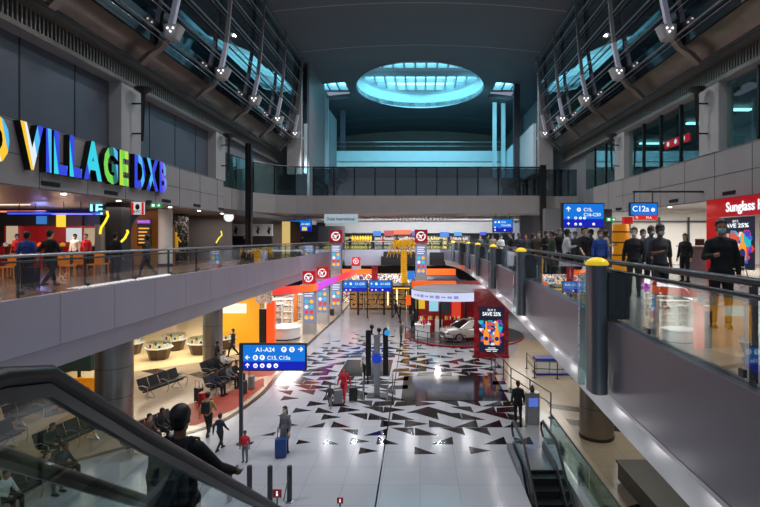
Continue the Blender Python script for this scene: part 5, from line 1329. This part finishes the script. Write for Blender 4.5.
def person(x, y, z, pose, face, top, low, label, scale=1.0, wear='jacket', hair='hair', mask=True, cat='person', group=None, shoe='black'):
    nP[0] += 1
    M, J = BP[pose]; t = thing('person', label, cat, (0, 0, 0), group); sk = SKIN[nP[0] % 3]
    def part(nm, mesh, m):
        if not mesh.materials: mesh.materials.append(m)
        o = bpy.data.objects.new(nm, mesh); COL.objects.link(o); o.parent = t
        o.material_slots[0].link = 'OBJECT'; o.material_slots[0].material = m
        return o
    part('body', M['body'], sk); part(wear, M[wear if wear in M else 'jacket'], cloth(top)); part('trousers', M['trousers'], cloth(low))
    part('shoe', M['shoeL'], cloth(shoe)); part('shoe', M['shoeR'], cloth(shoe)); part(hair, M[hair], M_hair); part('eyes', M['eyes'], M_eye)
    if mask: part('face_mask', M['face_mask'], M_mask)
    t.location = (x, y, z+.004); t.rotation_euler = (0, 0, FACE.get(face, face) if isinstance(face, str) else R(face)); t.scale = (scale,)*3
    return t
def backpack(x, y, z, rz, col, label, s=1.0):
    t = thing('backpack', label, 'backpack', (0, 0, 0)); m = cloth(col)
    b = MB(); b.rbox(-.16, .16, -.31, -.14, 1.0, 1.42, .07, 4)
    b.v = [(a*(1-.25*max(0, c2-1.2)), c, c2) for a, c, c2 in b.v]; b.build('bag', m, t, 50)
    b = MB(); b.rbox(-.12, .12, -.36, -.3, 1.03, 1.25, .03, 3); b.build('front_pocket', m, t, 50)
    for q in (-1, 1): b = MB(); b.tube([(q*.1, -.15, 1.4), (q*.11, -.05, 1.485), (q*.12, .09, 1.42), (q*.13, .12, 1.25), (q*.13, -.05, 1.08), (q*.13, -.15, 1.05)], .014, 6); b.build('strap', M_black, t, 40)
    t.location = (x, y, z); t.rotation_euler = (0, 0, rz); t.scale = (s,)*3
    return t
def fperson(px, py, *a, z=0.0, **k):
    X, Y_ = gp(px, py, z)
    return person(X, Y_, z, *a, **k), X, Y_
# --- on the concourse floor
person(-2.22, 4.62, 4.36, 'rail', 'away', 'black', 'black', 'man with short dark hair and black jacket riding the escalator down, seen from behind', 1.03, mask=False)
backpack(-2.2, 4.6, 4.36, 0, 'dgrey', 'dark grey backpack on the man riding the escalator', 1.03)
_, X, Y_ = fperson(208, 437, 'walk', 'away', 'tan', 'black', 'man in tan jacket walking away past the seats', scale=1.0, mask=False); backpack(X, Y_, 0, 0, 'black', 'black backpack worn by the man in the tan jacket')
fperson(220, 451, 'walk', -20, 'navy', 'black', 'boy in dark clothes leaning forward beside the man in tan', scale=.78)
fperson(245, 462, 'stand', 'cam', 'red', 'grey', 'small child in red top and grey trousers under the near sign post', scale=.62, wear='t_shirt', mask=False)
_, X, Y_ = fperson(285, 453, 'stand', 150, 'grey', 'navy', 'woman in long grey coat with blue bag standing alone on the white floor', scale=.97, wear='coat', hair='long_hair')
luggage('blue', X-.05, Y_-.36, 0, .2, 'blue suitcase held in front of the woman in the grey coat')
_, X, Y_ = fperson(344, 402, 'walk', 170, 'red', 'red', 'woman dressed in red walking toward the viewer by the black mosaic', scale=.95, hair='long_hair', mask=False)
luggage('black', X+.42, Y_+.1, 0, .1, 'small black suitcase pulled by the woman in red')
fperson(330, 408, 'walk', 'cam', 'dgrey', 'grey', 'child in grey beside the woman in red', scale=.62, mask=False)
luggage('grey', gp(338, 404)[0], gp(338, 404)[1], 0, .4, 'tiny grey rolling case between the child and the woman in red')
fperson(366, 380, 'stand', 'cam', 'white', 'black', 'man in pale shirt standing left of the tall info stand', scale=1.0)
fperson(518, 424, 'stand', 'away', 'black', 'black', 'man in black with his back turned at the head of the sunken escalator', scale=1.03, mask=False)
fperson(217, 371, 'stand', 'l', 'black', 'dgrey', 'man in dark clothes standing by the second steel column', scale=1.0)
fperson(233, 357, 'walk', 'l', 'black', 'navy', 'shopper in black standing before the yellow wall', scale=1.05)
fperson(401, 345, 'stand', 'r', 'green', 'black', 'staff member standing at the left edge of the car kiosk', scale=1.0)
fperson(413, 331, 'walk', 'cam', 'dgrey', 'black', 'person in grey walking past the orange board by the kiosk', scale=1.0)
fperson(400, 322, 'stand', 'l', 'black', 'black', 'distant person in front of the gold lit shelves', scale=1.0)
fperson(424, 338, 'stand', 'l', 'red', 'black', 'staff member in red at the kiosk counter left of the car', scale=1.0, z=.165)
fperson(396, 318, 'walk', 'r', 'navy', 'black', 'distant shopper below the blue signs beside the shelves', scale=1.0)
luggage('black', gp(332, 316)[0], gp(332, 316)[1], 0, 0, 'distant black case by the tall totem base')
# seated group with luggage
rr = random.Random(11)
grp = [(-9.74, 26.32, -100, 'black', 'dgrey', 'seated traveller in black at the near end of the luggage group'), (-9.85, 25.71, -100, 'grey', 'black', 'seated traveller in grey in the middle of the luggage group'), (-10.06, 24.48, -100, 'navy', 'black', 'seated traveller in navy at the far end of the luggage group'), (-11.25, 28.51, -100, 'white', 'navy', 'seated traveller in a white top behind the luggage group'), (-11.35, 27.89, -100, 'black', 'black', 'seated traveller in black on the bench behind the luggage group'), (-9.82, 18.9, -105, 'black', 'black', 'seated traveller in black by the bench behind the escalator rider'), (-9.98, 18.3, -105, 'brown', 'dgrey', 'seated traveller in brown on the bench behind the escalator rider'), (-12.86, 17.38, -100, 'dgrey', 'black', 'seated traveller in charcoal seen through the escalator glass'), (-11.24, 15.72, -100, 'navy', 'black', 'seated traveller in navy low behind the escalator'), (-11.35, 15.11, -100, 'black', 'grey', 'seated traveller in black and grey low behind the escalator'), (-11.56, 13.88, -100, 'white', 'black', 'seated traveller in a white shirt seen through the escalator glass')]
for x, y, a, tp, lw, l in grp: person(x, y, .016, 'sit', a, tp, lw, l, 1.0, mask=False)
for c, x, y, l in (('black', -8.7, 24.6, 'black suitcase before the seated luggage group'), ('grey', -8.6, 25.5, 'grey suitcase before the seated luggage group'), ('black', -10.4, 23.5, 'black suitcase standing alone at the near end of the seated group'), ('red', -9.9, 22.8, 'red suitcase in front of the seated group'), ('black', -10.6, 26.9, 'black suitcase between the two occupied benches'), ('grey', -8.9, 18.1, 'grey suitcase beside the bench behind the escalator rider')):
    luggage(c, x, y, .012, rr.random()*3, l)
# --- left gallery
def deckp(px, Y_, *a, **k):
    X = (px-VX)*Y_/F
    if 0 < X < 8 and Y_ < 60: X = max(X, edge_x(Y_)+.8)
    return person(X, Y_, DK, *a, **k), X
_, X = deckp(27, 15.4, 'stand', 10, 'blue', 'black', 'man in blue shirt walking away on the left gallery', scale=1.0, wear='t_shirt', mask=False)
luggage('black', X+.45, 15.0, DK, 0, 'black suitcase between the two men on the left gallery')
deckp(50, 15.4, 'walk', -10, 'black', 'black', 'man in black T-shirt walking away on the left gallery beside a suitcase', scale=1.03, wear='t_shirt', mask=False)
deckp(115, 18.3, 'stand', 'away', 'black', 'navy', 'person in dark clothes at the left gallery rail below the exit sign', scale=1.0, mask=False)
deckp(147, 19.5, 'walk', 'l', 'dgrey', 'black', 'person in charcoal behind the left rail near the purple menu', scale=.95)
deckp(245, 38, 'stand', 'cam', 'black', 'black', 'person at the white kiosk counter on the left gallery', scale=1.0)
deckp(264, 42, 'stand', 'r', 'brown', 'black', 'person in brown past the white kiosk on the left gallery', scale=1.0)
deckp(291, 48, 'walk', 'r', 'orange', 'dgrey', 'person in bright orange on the far left gallery', scale=1.0)
deckp(302, 50, 'stand', 'r', 'black', 'black', 'person in black under the far left hanging sign', scale=1.0)
for i, (px, c) in enumerate(((17, 'red'), (75, 'white'), (86, 'red'))):
    X = (px-VX)*25/F; person(X, 25, DK, 'stand', 'cam', c, 'black', ['food court worker in red behind the counter at the photo edge', 'food court worker in white behind the counter', 'food court worker in red by the bright menu'][i], 1.0)
# --- right gallery
deckp(721, 8.6, 'hold', 160, 'black', 'black', 'man in black jacket with mask nearest the rail before the bottle poster', scale=1.07)
deckp(660, 10.9, 'hold', 185, 'dgrey', 'black', 'man in charcoal T-shirt and mask leaning at the rail', scale=1.06, wear='t_shirt')
deckp(634, 13.3, 'stand', 150, 'black', 'dgrey', 'man in black jacket facing sideways left of the T-shirt man', scale=1.05)
deckp(643, 15.4, 'stand', 180, 'grey', 'black', 'person in grey behind the pair at the rail', scale=1.04)
deckp(651, 14.0, 'walk', 200, 'navy', 'black', 'person in navy just behind the T-shirt man', scale=1.08)
deckp(685, 17.5, 'stand', 120, 'black', 'black', 'woman in black standing beside the gate desk', scale=.98, hair='long_hair', mask=False)
cr = [(600, 17, 'blue', 'person in a blue jacket at the near end of the right gallery queue'), (591, 18.5, 'black', 'person in black next to the blue jacket in the queue'), (584, 17.5, 'black', 'person in black with light bag in the queue'), (575, 19.5, 'dgrey', 'person in charcoal mid queue below the C16 sign'),
      (567, 18, 'white', 'person in white and black mid queue below the C16 sign'), (560, 20, 'black', 'person in black just before the white jacket in the queue'), (552, 19, 'green', 'person in dark green below the edge of the C16 sign'), (546, 21.5, 'black', 'person in black left of the dark green jacket'),
      (539, 23, 'brown', 'person in brown behind the second grey pillar'), (533, 22, 'black', 'person in black between the second pillar and the queue'), (519, 25, 'navy', 'person in navy between the second and third pillars'), (507, 27, 'black', 'person in black beside the third pillar'),
      (500, 31, 'white', 'person in white near the third pillar'), (490, 35, 'beige', 'person in beige far along the right gallery'), (482, 38, 'teal', 'person in teal far along the right gallery'), (475, 43, 'grey', 'person in grey far along the right gallery'), (556, 24, 'grey', 'person in grey deep in the queue'), (570, 25, 'purple', 'person in purple deep in the queue'), (526, 30, 'dgrey', 'person in charcoal far behind the second pillar'),
      (606, 21, 'beige', 'person in beige behind the blue jacket')]
for i, (px, Y_, c, l) in enumerate(cr):
    deckp(px, Y_, ['stand', 'hold', 'walk'][i % 3], ['cam', 'l', 200, 150, 'r'][i % 5], c, ['black', 'navy', 'dgrey'][i % 3], l, scale=1.0+.03*(i % 3)+(.04 if Y_ < 22 else 0), wear=['jacket', 'coat', 't_shirt'][i % 3] if i % 3 != 1 else 'jacket', mask=i % 4 != 2)
for i, px in enumerate((350, 368, 383, 398, 412, 430, 441, 452, 462)):
    c = ['navy', 'white', 'red', 'black', 'teal', 'beige', 'green', 'orange', 'grey'][i]
    deckp(px, 65.5, 'stand', ['cam', 'l', 'r'][i % 3], c, 'black', 'distant shopper in %s on the gallery across the far end' % c, scale=1.0)
# ================================================================== LEFT GALLERY SHOPS
def panel(px0, px1, py0, py1, Y_, m, name, label=None, cat=None, parent=None, th=.08, kind=None):
    x0 = (px0-VX)*Y_/F; x1 = (px1-VX)*Y_/F; z1 = EYE-(py0-VY)*Y_/F; z0 = EYE-(py1-VY)*Y_/F
    b = MB(); b.rbox(x0, x1, Y_, Y_+th, z0, z1, min(.02, th*.2), 2); o = b.build(name, m, parent)
    if label: tag(o, label, cat)
    return o, x0, x1, z0, z1
t = thing('food_counter', 'food court counter run with red walls and lit menu boxes behind the left gallery', 'food counter', (-19, 27, DK))
panel(4, 100, 226, 265, 27.6, mat('food_red', (150, 24, 30), .4, emit=(170, 26, 30), es=.2), 'back_wall', parent=t)
panel(6, 17, 226, 244, 27.4, glow((214, 190, 160), .7), 'menu_board', parent=t)
panel(4, 100, 214, 226, 27.5, M_dark, 'fascia', parent=t)
panel(56, 65, 214, 227, 27.4, glow((245, 205, 60), 1.1), 'yellow_menu', parent=t)
panel(36, 46, 216, 224, 27.4, glow((60, 130, 210), .8), 'blue_menu', parent=t)
panel(66, 81, 228, 242, 27.3, glow((220, 225, 225), .8), 'white_fridge_front', parent=t)
panel(84, 95, 228, 246, 27.3, glow((214, 190, 150), .6), 'lit_doorway', parent=t)
panel(66, 82, 214, 226, 27.35, mat('brown_menu', (70, 50, 44)), 'brown_board', parent=t)
for i in range(6):
    b = MB(); x = -22.6+i*1.0; b.rbox(x, x+.95, 26.0, 26.6, DK+.01, DK+1.05, .04); b.box(x, x+.95, 25.95, 26.65, DK+1.05, DK+1.1); b.build('counter', [M_darkred, M_wood][i % 2], t)
for i in range(10):
    X = -22.4+i*.6; b = MB(); b.lathe([(.1, 0), (.14, .12), (.02, .2)], (X, 26.3, DK+1.105), 8); tag(b.build('food_dish', [M_orange, M_white, M_gold, M_red][i % 4]), 'small dish of food on the left gallery counter', 'dish', 'dishes on the food court counter')
panel(5, 108, 209.8, 214, 28.2, mat('navy_ceiling_bulkhead', (20, 26, 60), .5, emit=(24, 40, 140), es=.25), 'bulkhead', 'deep blue lit bulkhead above the food court counters', 'bulkhead')
for i, (pxa, pxb, py, c) in enumerate(((-20, 30, 201, (240, 214, 180)), (-20, 46, 208, (230, 120, 90)), (8, 100, 210, (60, 80, 255)), (52, 92, 210.5, (120, 110, 255)))):
    Y_ = 24-i*.7; py += 3.5; x0 = (pxa-VX)*Y_/F; x1 = (pxb-VX)*Y_/F; z = EYE-(py-VY)*Y_/F
    t = thing('strip_light', ['warm white strip light over the food court', 'orange pink strip light over the food court', 'long deep blue strip light over the food court', 'violet strip light over the food court'][i], 'light', (x0, Y_, z))
    b = MB(); b.tube([(x0, Y_, z), (x1, Y_, z)], .035, 8); b.build('tube', glow(c, 1.6), t)
    b = MB(); b.box(x0, x1, Y_-.05, Y_+.05, z+.04, z+.1); b.box(x0+.5, x0+.52, Y_-.01, Y_+.01, z+.1, 9.3); b.box(x1-.5, x1-.48, Y_-.01, Y_+.01, z+.1, 9.3); b.build('housing', M_black, t)
point('food_blue_light', (-19, 25, 8.6), 60, (.25, .35, 1)); point('food_warm_light', (-17.5, 24.5, 7.9), 70, (1, .6, .35)); point('food_warm_light', (-21, 24.5, 7.9), 60, (1, .6, .35))
t = thing('neon_sign', 'small glowing cyan neon sign at the end of the food court bulkhead', 'sign', (-16.3, 24.2, 9.0)); b = MB(); text(b, '1E', (-15.95, 24.2, 8.85), EX, EZ, .5, None, 'l', .03, .02); b.build('lettering', glow((150, 240, 255), 1.8), t)
b = MB(); b.box(-16.05, -15.1, 24.24, 24.3, 8.8, 9.42); b.build('backing', M_dark, t)
# pillar with yellow neon curves
t = thing('shop_pillar', 'dark square pillar under the big letters with pale base and yellow neon curve', 'pillar', (-14.2, 22.6, DK))
b = MB(); b.box(-14.2, -13.5, 22.6, 23.3, DK+.01, 9.3); b.build('shaft', M_dark, t)
b = MB(); b.rbox(-14.55, -14.15, 22.3, 22.55, DK+.01, 8.3, .1); b.build('pale_sleeve', M_wallL, t)
b = MB(); pts = [ray(px, py, 22.0) for px, py in ((100, 234), (101, 228), (105, 222), (108, 216), (107, 211))]; b.tube(pts, .05, 6); b.build('neon_curve', glow((240, 214, 40), 1.5), t)
b = MB(); pts = [ray(px, py, 22.0) for px, py in ((121, 242), (125, 238), (128, 232), (127, 230))]; b.tube(pts, .05, 6); b.build('neon_curve', glow((240, 214, 40), 1.5), t)
t = thing('hanging_sign', 'small square white and red chicken shop sign reading KFC hanging under the letters', 'sign', (-12.8, 22.2, 8.8))
b = MB(); b.rbox(-12.82, -12.26, 22.2, 22.3, 8.75, 9.3, .03); b.build('panel', glow((214, 214, 214), .9), t)
b = MB(); b.box(-12.82, -12.72, 22.19, 22.2, 8.75, 9.28); b.box(-12.36, -12.26, 22.19, 22.2, 8.75, 9.28); b.build('red_stripe', glow((200, 20, 30), 1), t)
b = MB(); text(b, 'KFC', (-12.54, 22.185, 8.8), EX, EZ, .13, None, 'c', .004, .02); b.ell((-12.54, 22.19, 9.08), (.1, .01, .13), 10, 8); b.build('lettering', M_black, t)
panel(110, 158, 210.6, 264.5, 29, cells('teal_mural', [(16, 40, 56), (24, 74, 84), (20, 30, 60), (40, 56, 70)], 2.5, .12), 'mural', 'dark teal mural wall beyond the pillar on the left gallery', 'wall art')
t = thing('arch_panel', 'amber arch panel around the purple lit snack menu', 'panel', (-15.4, 28.6, DK)); 
b = MB(); pts = [(1.25*math.cos(R(a)), 1.35*math.sin(R(a))) for a in range(0, 181, 12)]+[(-1.25, -1.76), (1.25, -1.76)]; b.plate(pts, (-15.3, 28.7, 7.93), EX, EZ, .08); b.build('arch', mat('amber_arch', (150, 96, 30), .5, emit=(150, 96, 30), es=.15), t)
t = thing('menu_board', 'black snack menu with purple heading on the left gallery', 'menu board', (-15.6, 28, 7))
o, x0, x1, z0, z1 = panel(137, 151, 219, 246, 28, M_black, 'board', parent=t)
b = MB(); b.box((x0+x1)/2-.1, (x0+x1)/2+.1, 28.0, 28.06, DK+.002, z0); b.build('post', M_black, t)
b = MB(); b.box(x0+.02, x1-.02, 27.97, 28, z1-.26, z1-.03); b.build('purple_heading', glow((110, 40, 200), 1.1), t)
b = MB(); text(b, 'SNACKS', ((x0+x1)/2, 27.965, z1-.2), EX, EZ, .12, None, 'c'); 
for i in range(5): b.box(x0+.1, x1-.1-.1*(i % 2), 27.97, 27.98, z0+.15+i*.2, z0+.22+i*.2)
b.build('lettering', glow((240, 170, 70), 1.2), t)
t = thing('column', 'white cylindrical column on the left gallery beside the patterned shop front', 'column', (-14.4, 28, DK)); b = MB(); b.lathe([(.36, DK+.01), (.36, 9.3)], (-14.05, 27.6, 0), 24); b.build('shaft', M_white, t, 40); b = MB(); b.lathe([(.4, DK+.005), (.4, DK+.12), (.37, DK+.14)], (-14.05, 27.6, 0), 24); b.build('base_ring', M_steel_d, t, 40)
geo = cells('black_white_facets', [(150, 152, 148), (30, 32, 34), (60, 62, 62), (20, 20, 22), (100, 102, 100)], 9, .0, .5, False)
panel(157, 172, 213, 262, 32, geo, 'patterned_front', 'black and white faceted shop front panel, nearer half', 'shop front'); panel(174, 188, 214, 261, 33, geo, 'patterned_front', 'black and white faceted shop front panel, farther half', 'shop front')
panel(188, 232, 216.2, 259.3, 36, M_wall, 'dark_shopfront', 'plain dark shop front between the faceted panels and the round white sign', 'shop front')
t = thing('statue', 'slim golden figure statue in front of the faceted shop front', 'statue', (-14.9, 30.5, DK))
x = (176-VX)*30.5/F; m = MB(); m.cap((x-.08, 30.5, DK+.75), (x-.05, 30.5, DK+1.2), .05, .08); m.cap((x+.08, 30.5, DK+.75), (x+.05, 30.5, DK+1.2), .05, .08); m.ell((x, 30.5, DK+1.4), (.14, .1, .25)); m.cap((x+.1, 30.5, DK+1.55), (x+.3, 30.5, DK+1.3), .05, .04); m.cap((x-.1, 30.5, DK+1.55), (x-.22, 30.5, DK+1.85), .05, .04); m.ell((x, 30.5, DK+1.78), (.09, .09, .11))
o = bpy.data.objects.new('figure', remesh(m, 'figure', .02, 3)); COL.objects.link(o); o.data.materials.append(M_gold); o.parent = t; o.location = (-t.location.x, -t.location.y, -t.location.z)
b = MB(); b.lathe([(.3, DK+.01), (.3, DK+.1), (.22, DK+.15), (.22, DK+.7)], (x, 30.5, 0), 16); b.build('plinth', M_black, t)
t = thing('round_sign', 'round white illuminated sign over the white kiosk', 'sign', (-14, 36.0, 9)); x, _, z = ray(229, 217, 34.5)
b = MB(); disc(b, (x, 34.5, z), EX, EZ, .33, .08, 0, 28); b.build('disc', glow((235, 240, 240), 1.1), t); b = MB(); b.box(x-.16, x+.16, 34.49, 34.5, z+.04, z+.1); b.box(x-.2, x+.2, 34.49, 34.5, z-.1, z-.03); b.build('printed_lines', M_black, t)
b = MB(); b.box(x-.02, x+.02, 34.5, 34.54, z+.3, 9.32); b.build('hanger', M_black, t); 
t = thing('cafe_kiosk', 'white cafe kiosk with black figure drawings on its fascia, left gallery', 'kiosk', (-13, 40, DK))
o, x0, x1, z0, z1 = panel(229, 272, 224, 236, 38.5, M_white, 'fascia', parent=t, th=.3)
panel(229, 272, 236, 248, 38.7, M_dark, 'serving_front', parent=t, th=.2); b = MB(); b.box(x0, x1, 38.4, 39.2, DK+.01, DK+1.0); b.build('counter', M_steel_d, t)
b = MB()
for i in range(4):
    xx = x0+.5+i*.85; b.plate([(0, 0), (.1, 0), (.12, .3), (.22, .45), (.1, .42), (.08, .6), (-.02, .6), (-.02, .4), (-.12, .2)], (xx, 38.485, z0+.15), EX, EZ, .004)
b.build('figure_drawing', M_black, t)
# orange cafe chairs and tables behind the left rail
def cafe_chair():
    t = thing('cafe_chair', 'x', 'chair', (0, 0, 0), 'orange cafe chairs on the left gallery'); m = mat('orange_chair', (226, 130, 20), .45, emit=(226, 120, 20), es=.15)
    b = MB(); b.rbox(-.22, .22, -.22, .22, .43, .48, .05); b.build('seat', m, t)
    b = MB(); b.box(-.22, .22, -.25, -.21, .5, .92); b.build('backrest', m, t)
    for x in (-.18, .18):
        for y in (-.2, .18): b = MB(); b.tube([(x, y, .002), (x*.9, y*.9, .44)], .018, 6); b.build('leg', m, t)
    return t
cc = cafe_chair()
for i, (px, Y_, l) in enumerate(((68, 19.6, 'orange cafe chair right beside the man in black T-shirt'), (79, 20.9, 'orange cafe chair second past the man in black T-shirt'), (94, 20.4, 'orange cafe chair nearer the dark pillar'), (103, 21, 'orange cafe chair at the foot of the yellow neon'), (5, 18.6, 'orange cafe chair at the edge of the food court'), (14, 20.2, 'orange cafe chair by the man in the blue shirt'))):
    put(cc, ((px-VX)*Y_/F, Y_, DK+.002), R(40*i), l)
def cafe_table(x, y, l):
    t = thing('cafe_table', l, 'table', (x, y, DK)); b = MB(); b.lathe([(.38, .72), (.38, .75), (0, .75)], (x, y, DK), 20); b.build('top', M_wood, t); b = MB(); b.lathe([(.25, .01), (.25, .03), (.03, .05), (.03, .72)], (x, y, DK), 12); b.build('leg', M_steel_d, t)
cafe_table(-14.9, 21.3, 'round cafe table between the orange chairs near the dark pillar'); cafe_table(-15.7, 19.4, 'round cafe table nearer the food court counters')
t = thing('neon_stand', 'thin yellow neon curve on a stand near the round white sign', 'light', (-14, 33, DK))
b = MB(); b.tube([ray(px, py, 33.0) for px, py in ((216, 243), (219, 238), (222, 235), (221, 231))], .04, 6); b.build('neon_curve', glow((236, 214, 60), 1.5), t)
b = MB(); x, _, z = ray(216, 243, 33.0); b.lathe([(.15, DK+.01), (.15, DK+.05), (.03, DK+.06), (.03, z)], (x, 33, 0), 10); b.build('stand', M_black, t)
# far left gallery bits
panel(282, 290, 221.5, 254, 47, glow((226, 196, 120), .8), 'lit_doorway', 'narrow warm lit doorway on the far left gallery', 'doorway'); panel(290, 300, 221.5, 254, 47.2, mat('brown_portal', (70, 50, 36)), 'brown_portal', 'brown portal panel beside the warm lit doorway', 'panel')
panel(271, 283, 221.5, 254.5, 47.5, M_wall, 'pilaster', 'grey pilaster wall at the end of the cafe kiosk', 'pilaster')
panel(318, 345, 226, 250, 63, M_steel_d, 'dark_pier', 'dark grey pier behind the tall totem on the far left gallery', 'pier')
for i, (pxa, pxb, g) in enumerate(((343, 372, M_goods3), (374, 396, M_goods2), (425, 448, M_goods3), (450, 470, M_goods2), (398, 424, M_goods2))):
    shelf_unit((pxa-VX)*66.4/F, (pxb-VX)*66.4/F, 66.4+.2, DK, 1.75, .5, '%s goods shelf on the far cross gallery, counted from the left bend' % ords[i], g, 3, M_steel_d, group='goods shelves on the far cross gallery')
for i, (px0, px1, py0, py1, c, l) in enumerate(((394, 411, 230, 234.5, (240, 100, 24), 'orange glowing sign on the far cross gallery'), (384, 394, 230.5, 236, (190, 30, 30), 'red glowing sign on the far cross gallery'), (373, 381, 231, 236, (20, 120, 220), 'blue sign by the gold palm on the far gallery'), (412, 416, 231, 236, (30, 100, 210), 'tiny blue sign squeezed beside the tall totem'), (440, 449, 232, 237, (20, 120, 220), 'blue sign right of the far totem'), (454, 462, 232, 236, (40, 150, 220), 'pale blue sign near the far right pillars'), (480, 486, 232, 235, (50, 80, 220), 'small blue sign at the far end of the right rail'))):
    o, x0, x1, z0, z1 = panel(px0, px1, py0, py1, 65.8, glow(c, 1), 'hanging_sign', l, 'sign', th=.2)
t = thing('gold_balloons', 'row of golden letter balloons on the far left cross gallery', 'decoration', (-7.5, 65, 8))
for i in range(8): b = MB(); x, _, z = ray(352.5+2.6*i, 238.5, 65.0); b.ell((x, 65, z), (.15, .12, .42), 10, 8); b.build('balloon', M_gold, t, True)
b = MB(); x, _, z = ray(352.5, 238.5, 65.0); b.tube([(x, 65.05, z+.3), (x, 65.05, z+.75), (x+2.4, 65.05, z+.75), (x+2.4, 65.05, z+.3)], .015, 5); b.box(x, x+.05, 65.05, 66, z+.72, z+.78); b.build('hanging_wire', M_steel_d, t)
t.location.z = 8
# ================================================================== RIGHT GALLERY SHOPS
t = thing('sunglass_shop', 'red sunglass shop front reading Sungla with bottle poster, right gallery', 'shop front', (12.2, 20, DK))
b = MB(); b.box(12.2, 12.45, 14.0, 21.3, 8.55, 9.28); b.build('red_fascia', M_red, t)
b = MB(); b.box(12.2, 12.45, 20.7, 21.3, DK+.01, 8.54); b.build('red_pier', M_red, t)
b = MB(); text(b, 'Sunglass Hut', (12.19, 19.9, 8.74), -EY, EZ, .36, None, 'l', .02, .015); b.build('lettering', WH, t)
b = MB(); b.box(12.22, 12.4, 17.6, 18.0, DK+.01, 8.54); b.build('glass_pier', M_glass_g, t)
bottle_poster(t, (12.3, 20.55, DK+.35), -EY, EZ, 2.2, 2.0)
b = MB(); b.box(12.6, 16, 14, 14.1, DK+.01, 9.2); b.build('inner_wall', M_white, t)
t = thing('gold_display', 'amber lit cylinder display with red cap at the right gallery wall', 'display', (9.7, 24, DK))
x = (621-VX)*24/F; b = MB(); b.lathe([(.38, .01), (.42, .6), (.34, 1.0), (.42, 1.5), (.36, 2.2)], (x, 24, DK), 20); b.build('amber_body', mat('amber_glow', (200, 130, 20), .35, .3, emit=(220, 140, 16), es=.3), t, 40)
b = MB()
for z in (.7, 1.3, 1.8): b.lathe([(.43, z), (.43, z+.06)], (x, 24, DK), 20)
b.build('dark_band', M_wood, t); b = MB(); b.rbox(x+.15, x+.55, 23.9, 24.3, DK+2.21, DK+2.55, .05); b.build('red_cap', M_red, t)
t = thing('gate_desk', 'grey gate desk with screen in the bright room behind the right rail', 'desk', (11.5, 22, DK))
X = (698-VX)*21.5/F; b = MB(); b.rbox(X-.5, X+.6, 21.5, 22.1, DK+.01, DK+1.15, .04); b.build('body', M_wall, t); b = MB(); b.rbox(X-.6, X+.7, 21.4, 22.2, DK+1.15, DK+1.2, .03); b.build('top', M_wallL, t)
b = MB(); b.rbox(X, X+.4, 21.7, 21.74, DK+1.21, DK+1.5, .01); b.build('screen', M_black, t)
# bright white gate room
tag(MB().box(9.9, 20, 29.0, 29.3, DK+.01, 9.2).build('wall_gate_room', mat('white_wall', (220, 218, 212), .6, 0, .03)), kind='structure')
t = thing('door_frame', 'steel framed glass door line in the white gate room', 'door', (12, 28.8, DK))
for i in range(5): b = MB(); x = 10.4+i*1.7; b.box(x-.04, x+.04, 28.8, 28.9, DK+.01, 8.9); b.build('mullion', M_steel_d, t)
b = MB(); b.box(10.4, 17.3, 28.8, 28.9, 8.6, 8.7); b.build('head_rail', M_steel_d, t)
area('gate_room_light', (14, 25, 9.15), 6, 5, 330, (1, .97, .92))
for i, (px0, px1, py0, m_, l) in enumerate(((545, 562, 208, M_wall, 'plain grey pier left of the C16 sign'), (603, 612, 205, M_steel_d, 'dark pier right of the C16 sign'), (520, 540, 208, M_fascia_d, 'grey pier between the far sign and the crowd'), (500, 512, 214, M_glass_g, 'pale glass pier under the far blue sign'))):
    Y_ = (27, 26, 41, 47)[i]; x0 = (px0-VX)*Y_/F; x1 = (px1-VX)*Y_/F; b = MB(); b.box(x0, x1, Y_, Y_+.5, DK+.01, (9.3, 9.2, 9.55, 9.8)[i]); b.box(x0-.03, x1+.03, Y_-.03, Y_+.53, DK+.01, DK+.15); tag(b.build('pier', m_), l, 'pier')
t = thing('wheelchair', 'small wheelchair parked in front of the sunglass shop poster', 'wheelchair', (0, 0, 0))
for s in (-1, 1):
    b = MB(); b.tube([(s*.28, .3*math.cos(2*PI*k/20), .31+.3*math.sin(2*PI*k/20)) for k in range(20)], .018, 6, closed=True)
    for k in range(6): b.tube([(s*.28, 0, .31), (s*.28, .29*math.cos(k), .31+.29*math.sin(k))], .005, 4)
    b.build('wheel', M_steel, t)
    b = MB(); b.tube([(s*.22, -.25, .95), (s*.22, -.2, .5), (s*.22, .3, .5), (s*.22, .35, .1)], .014, 6); b.build('side_frame', M_steel_d, t)
b = MB(); b.box(-.21, .21, -.2, .25, .48, .53); b.build('seat', M_black, t); b = MB(); b.box(-.21, .21, -.25, -.2, .55, .95); b.build('backrest', M_black, t)
t.location = ((733-VX)*16/F, 16, DK+.012); t.rotation_euler = (0, 0, R(120))
print('scripted people', nP[0])
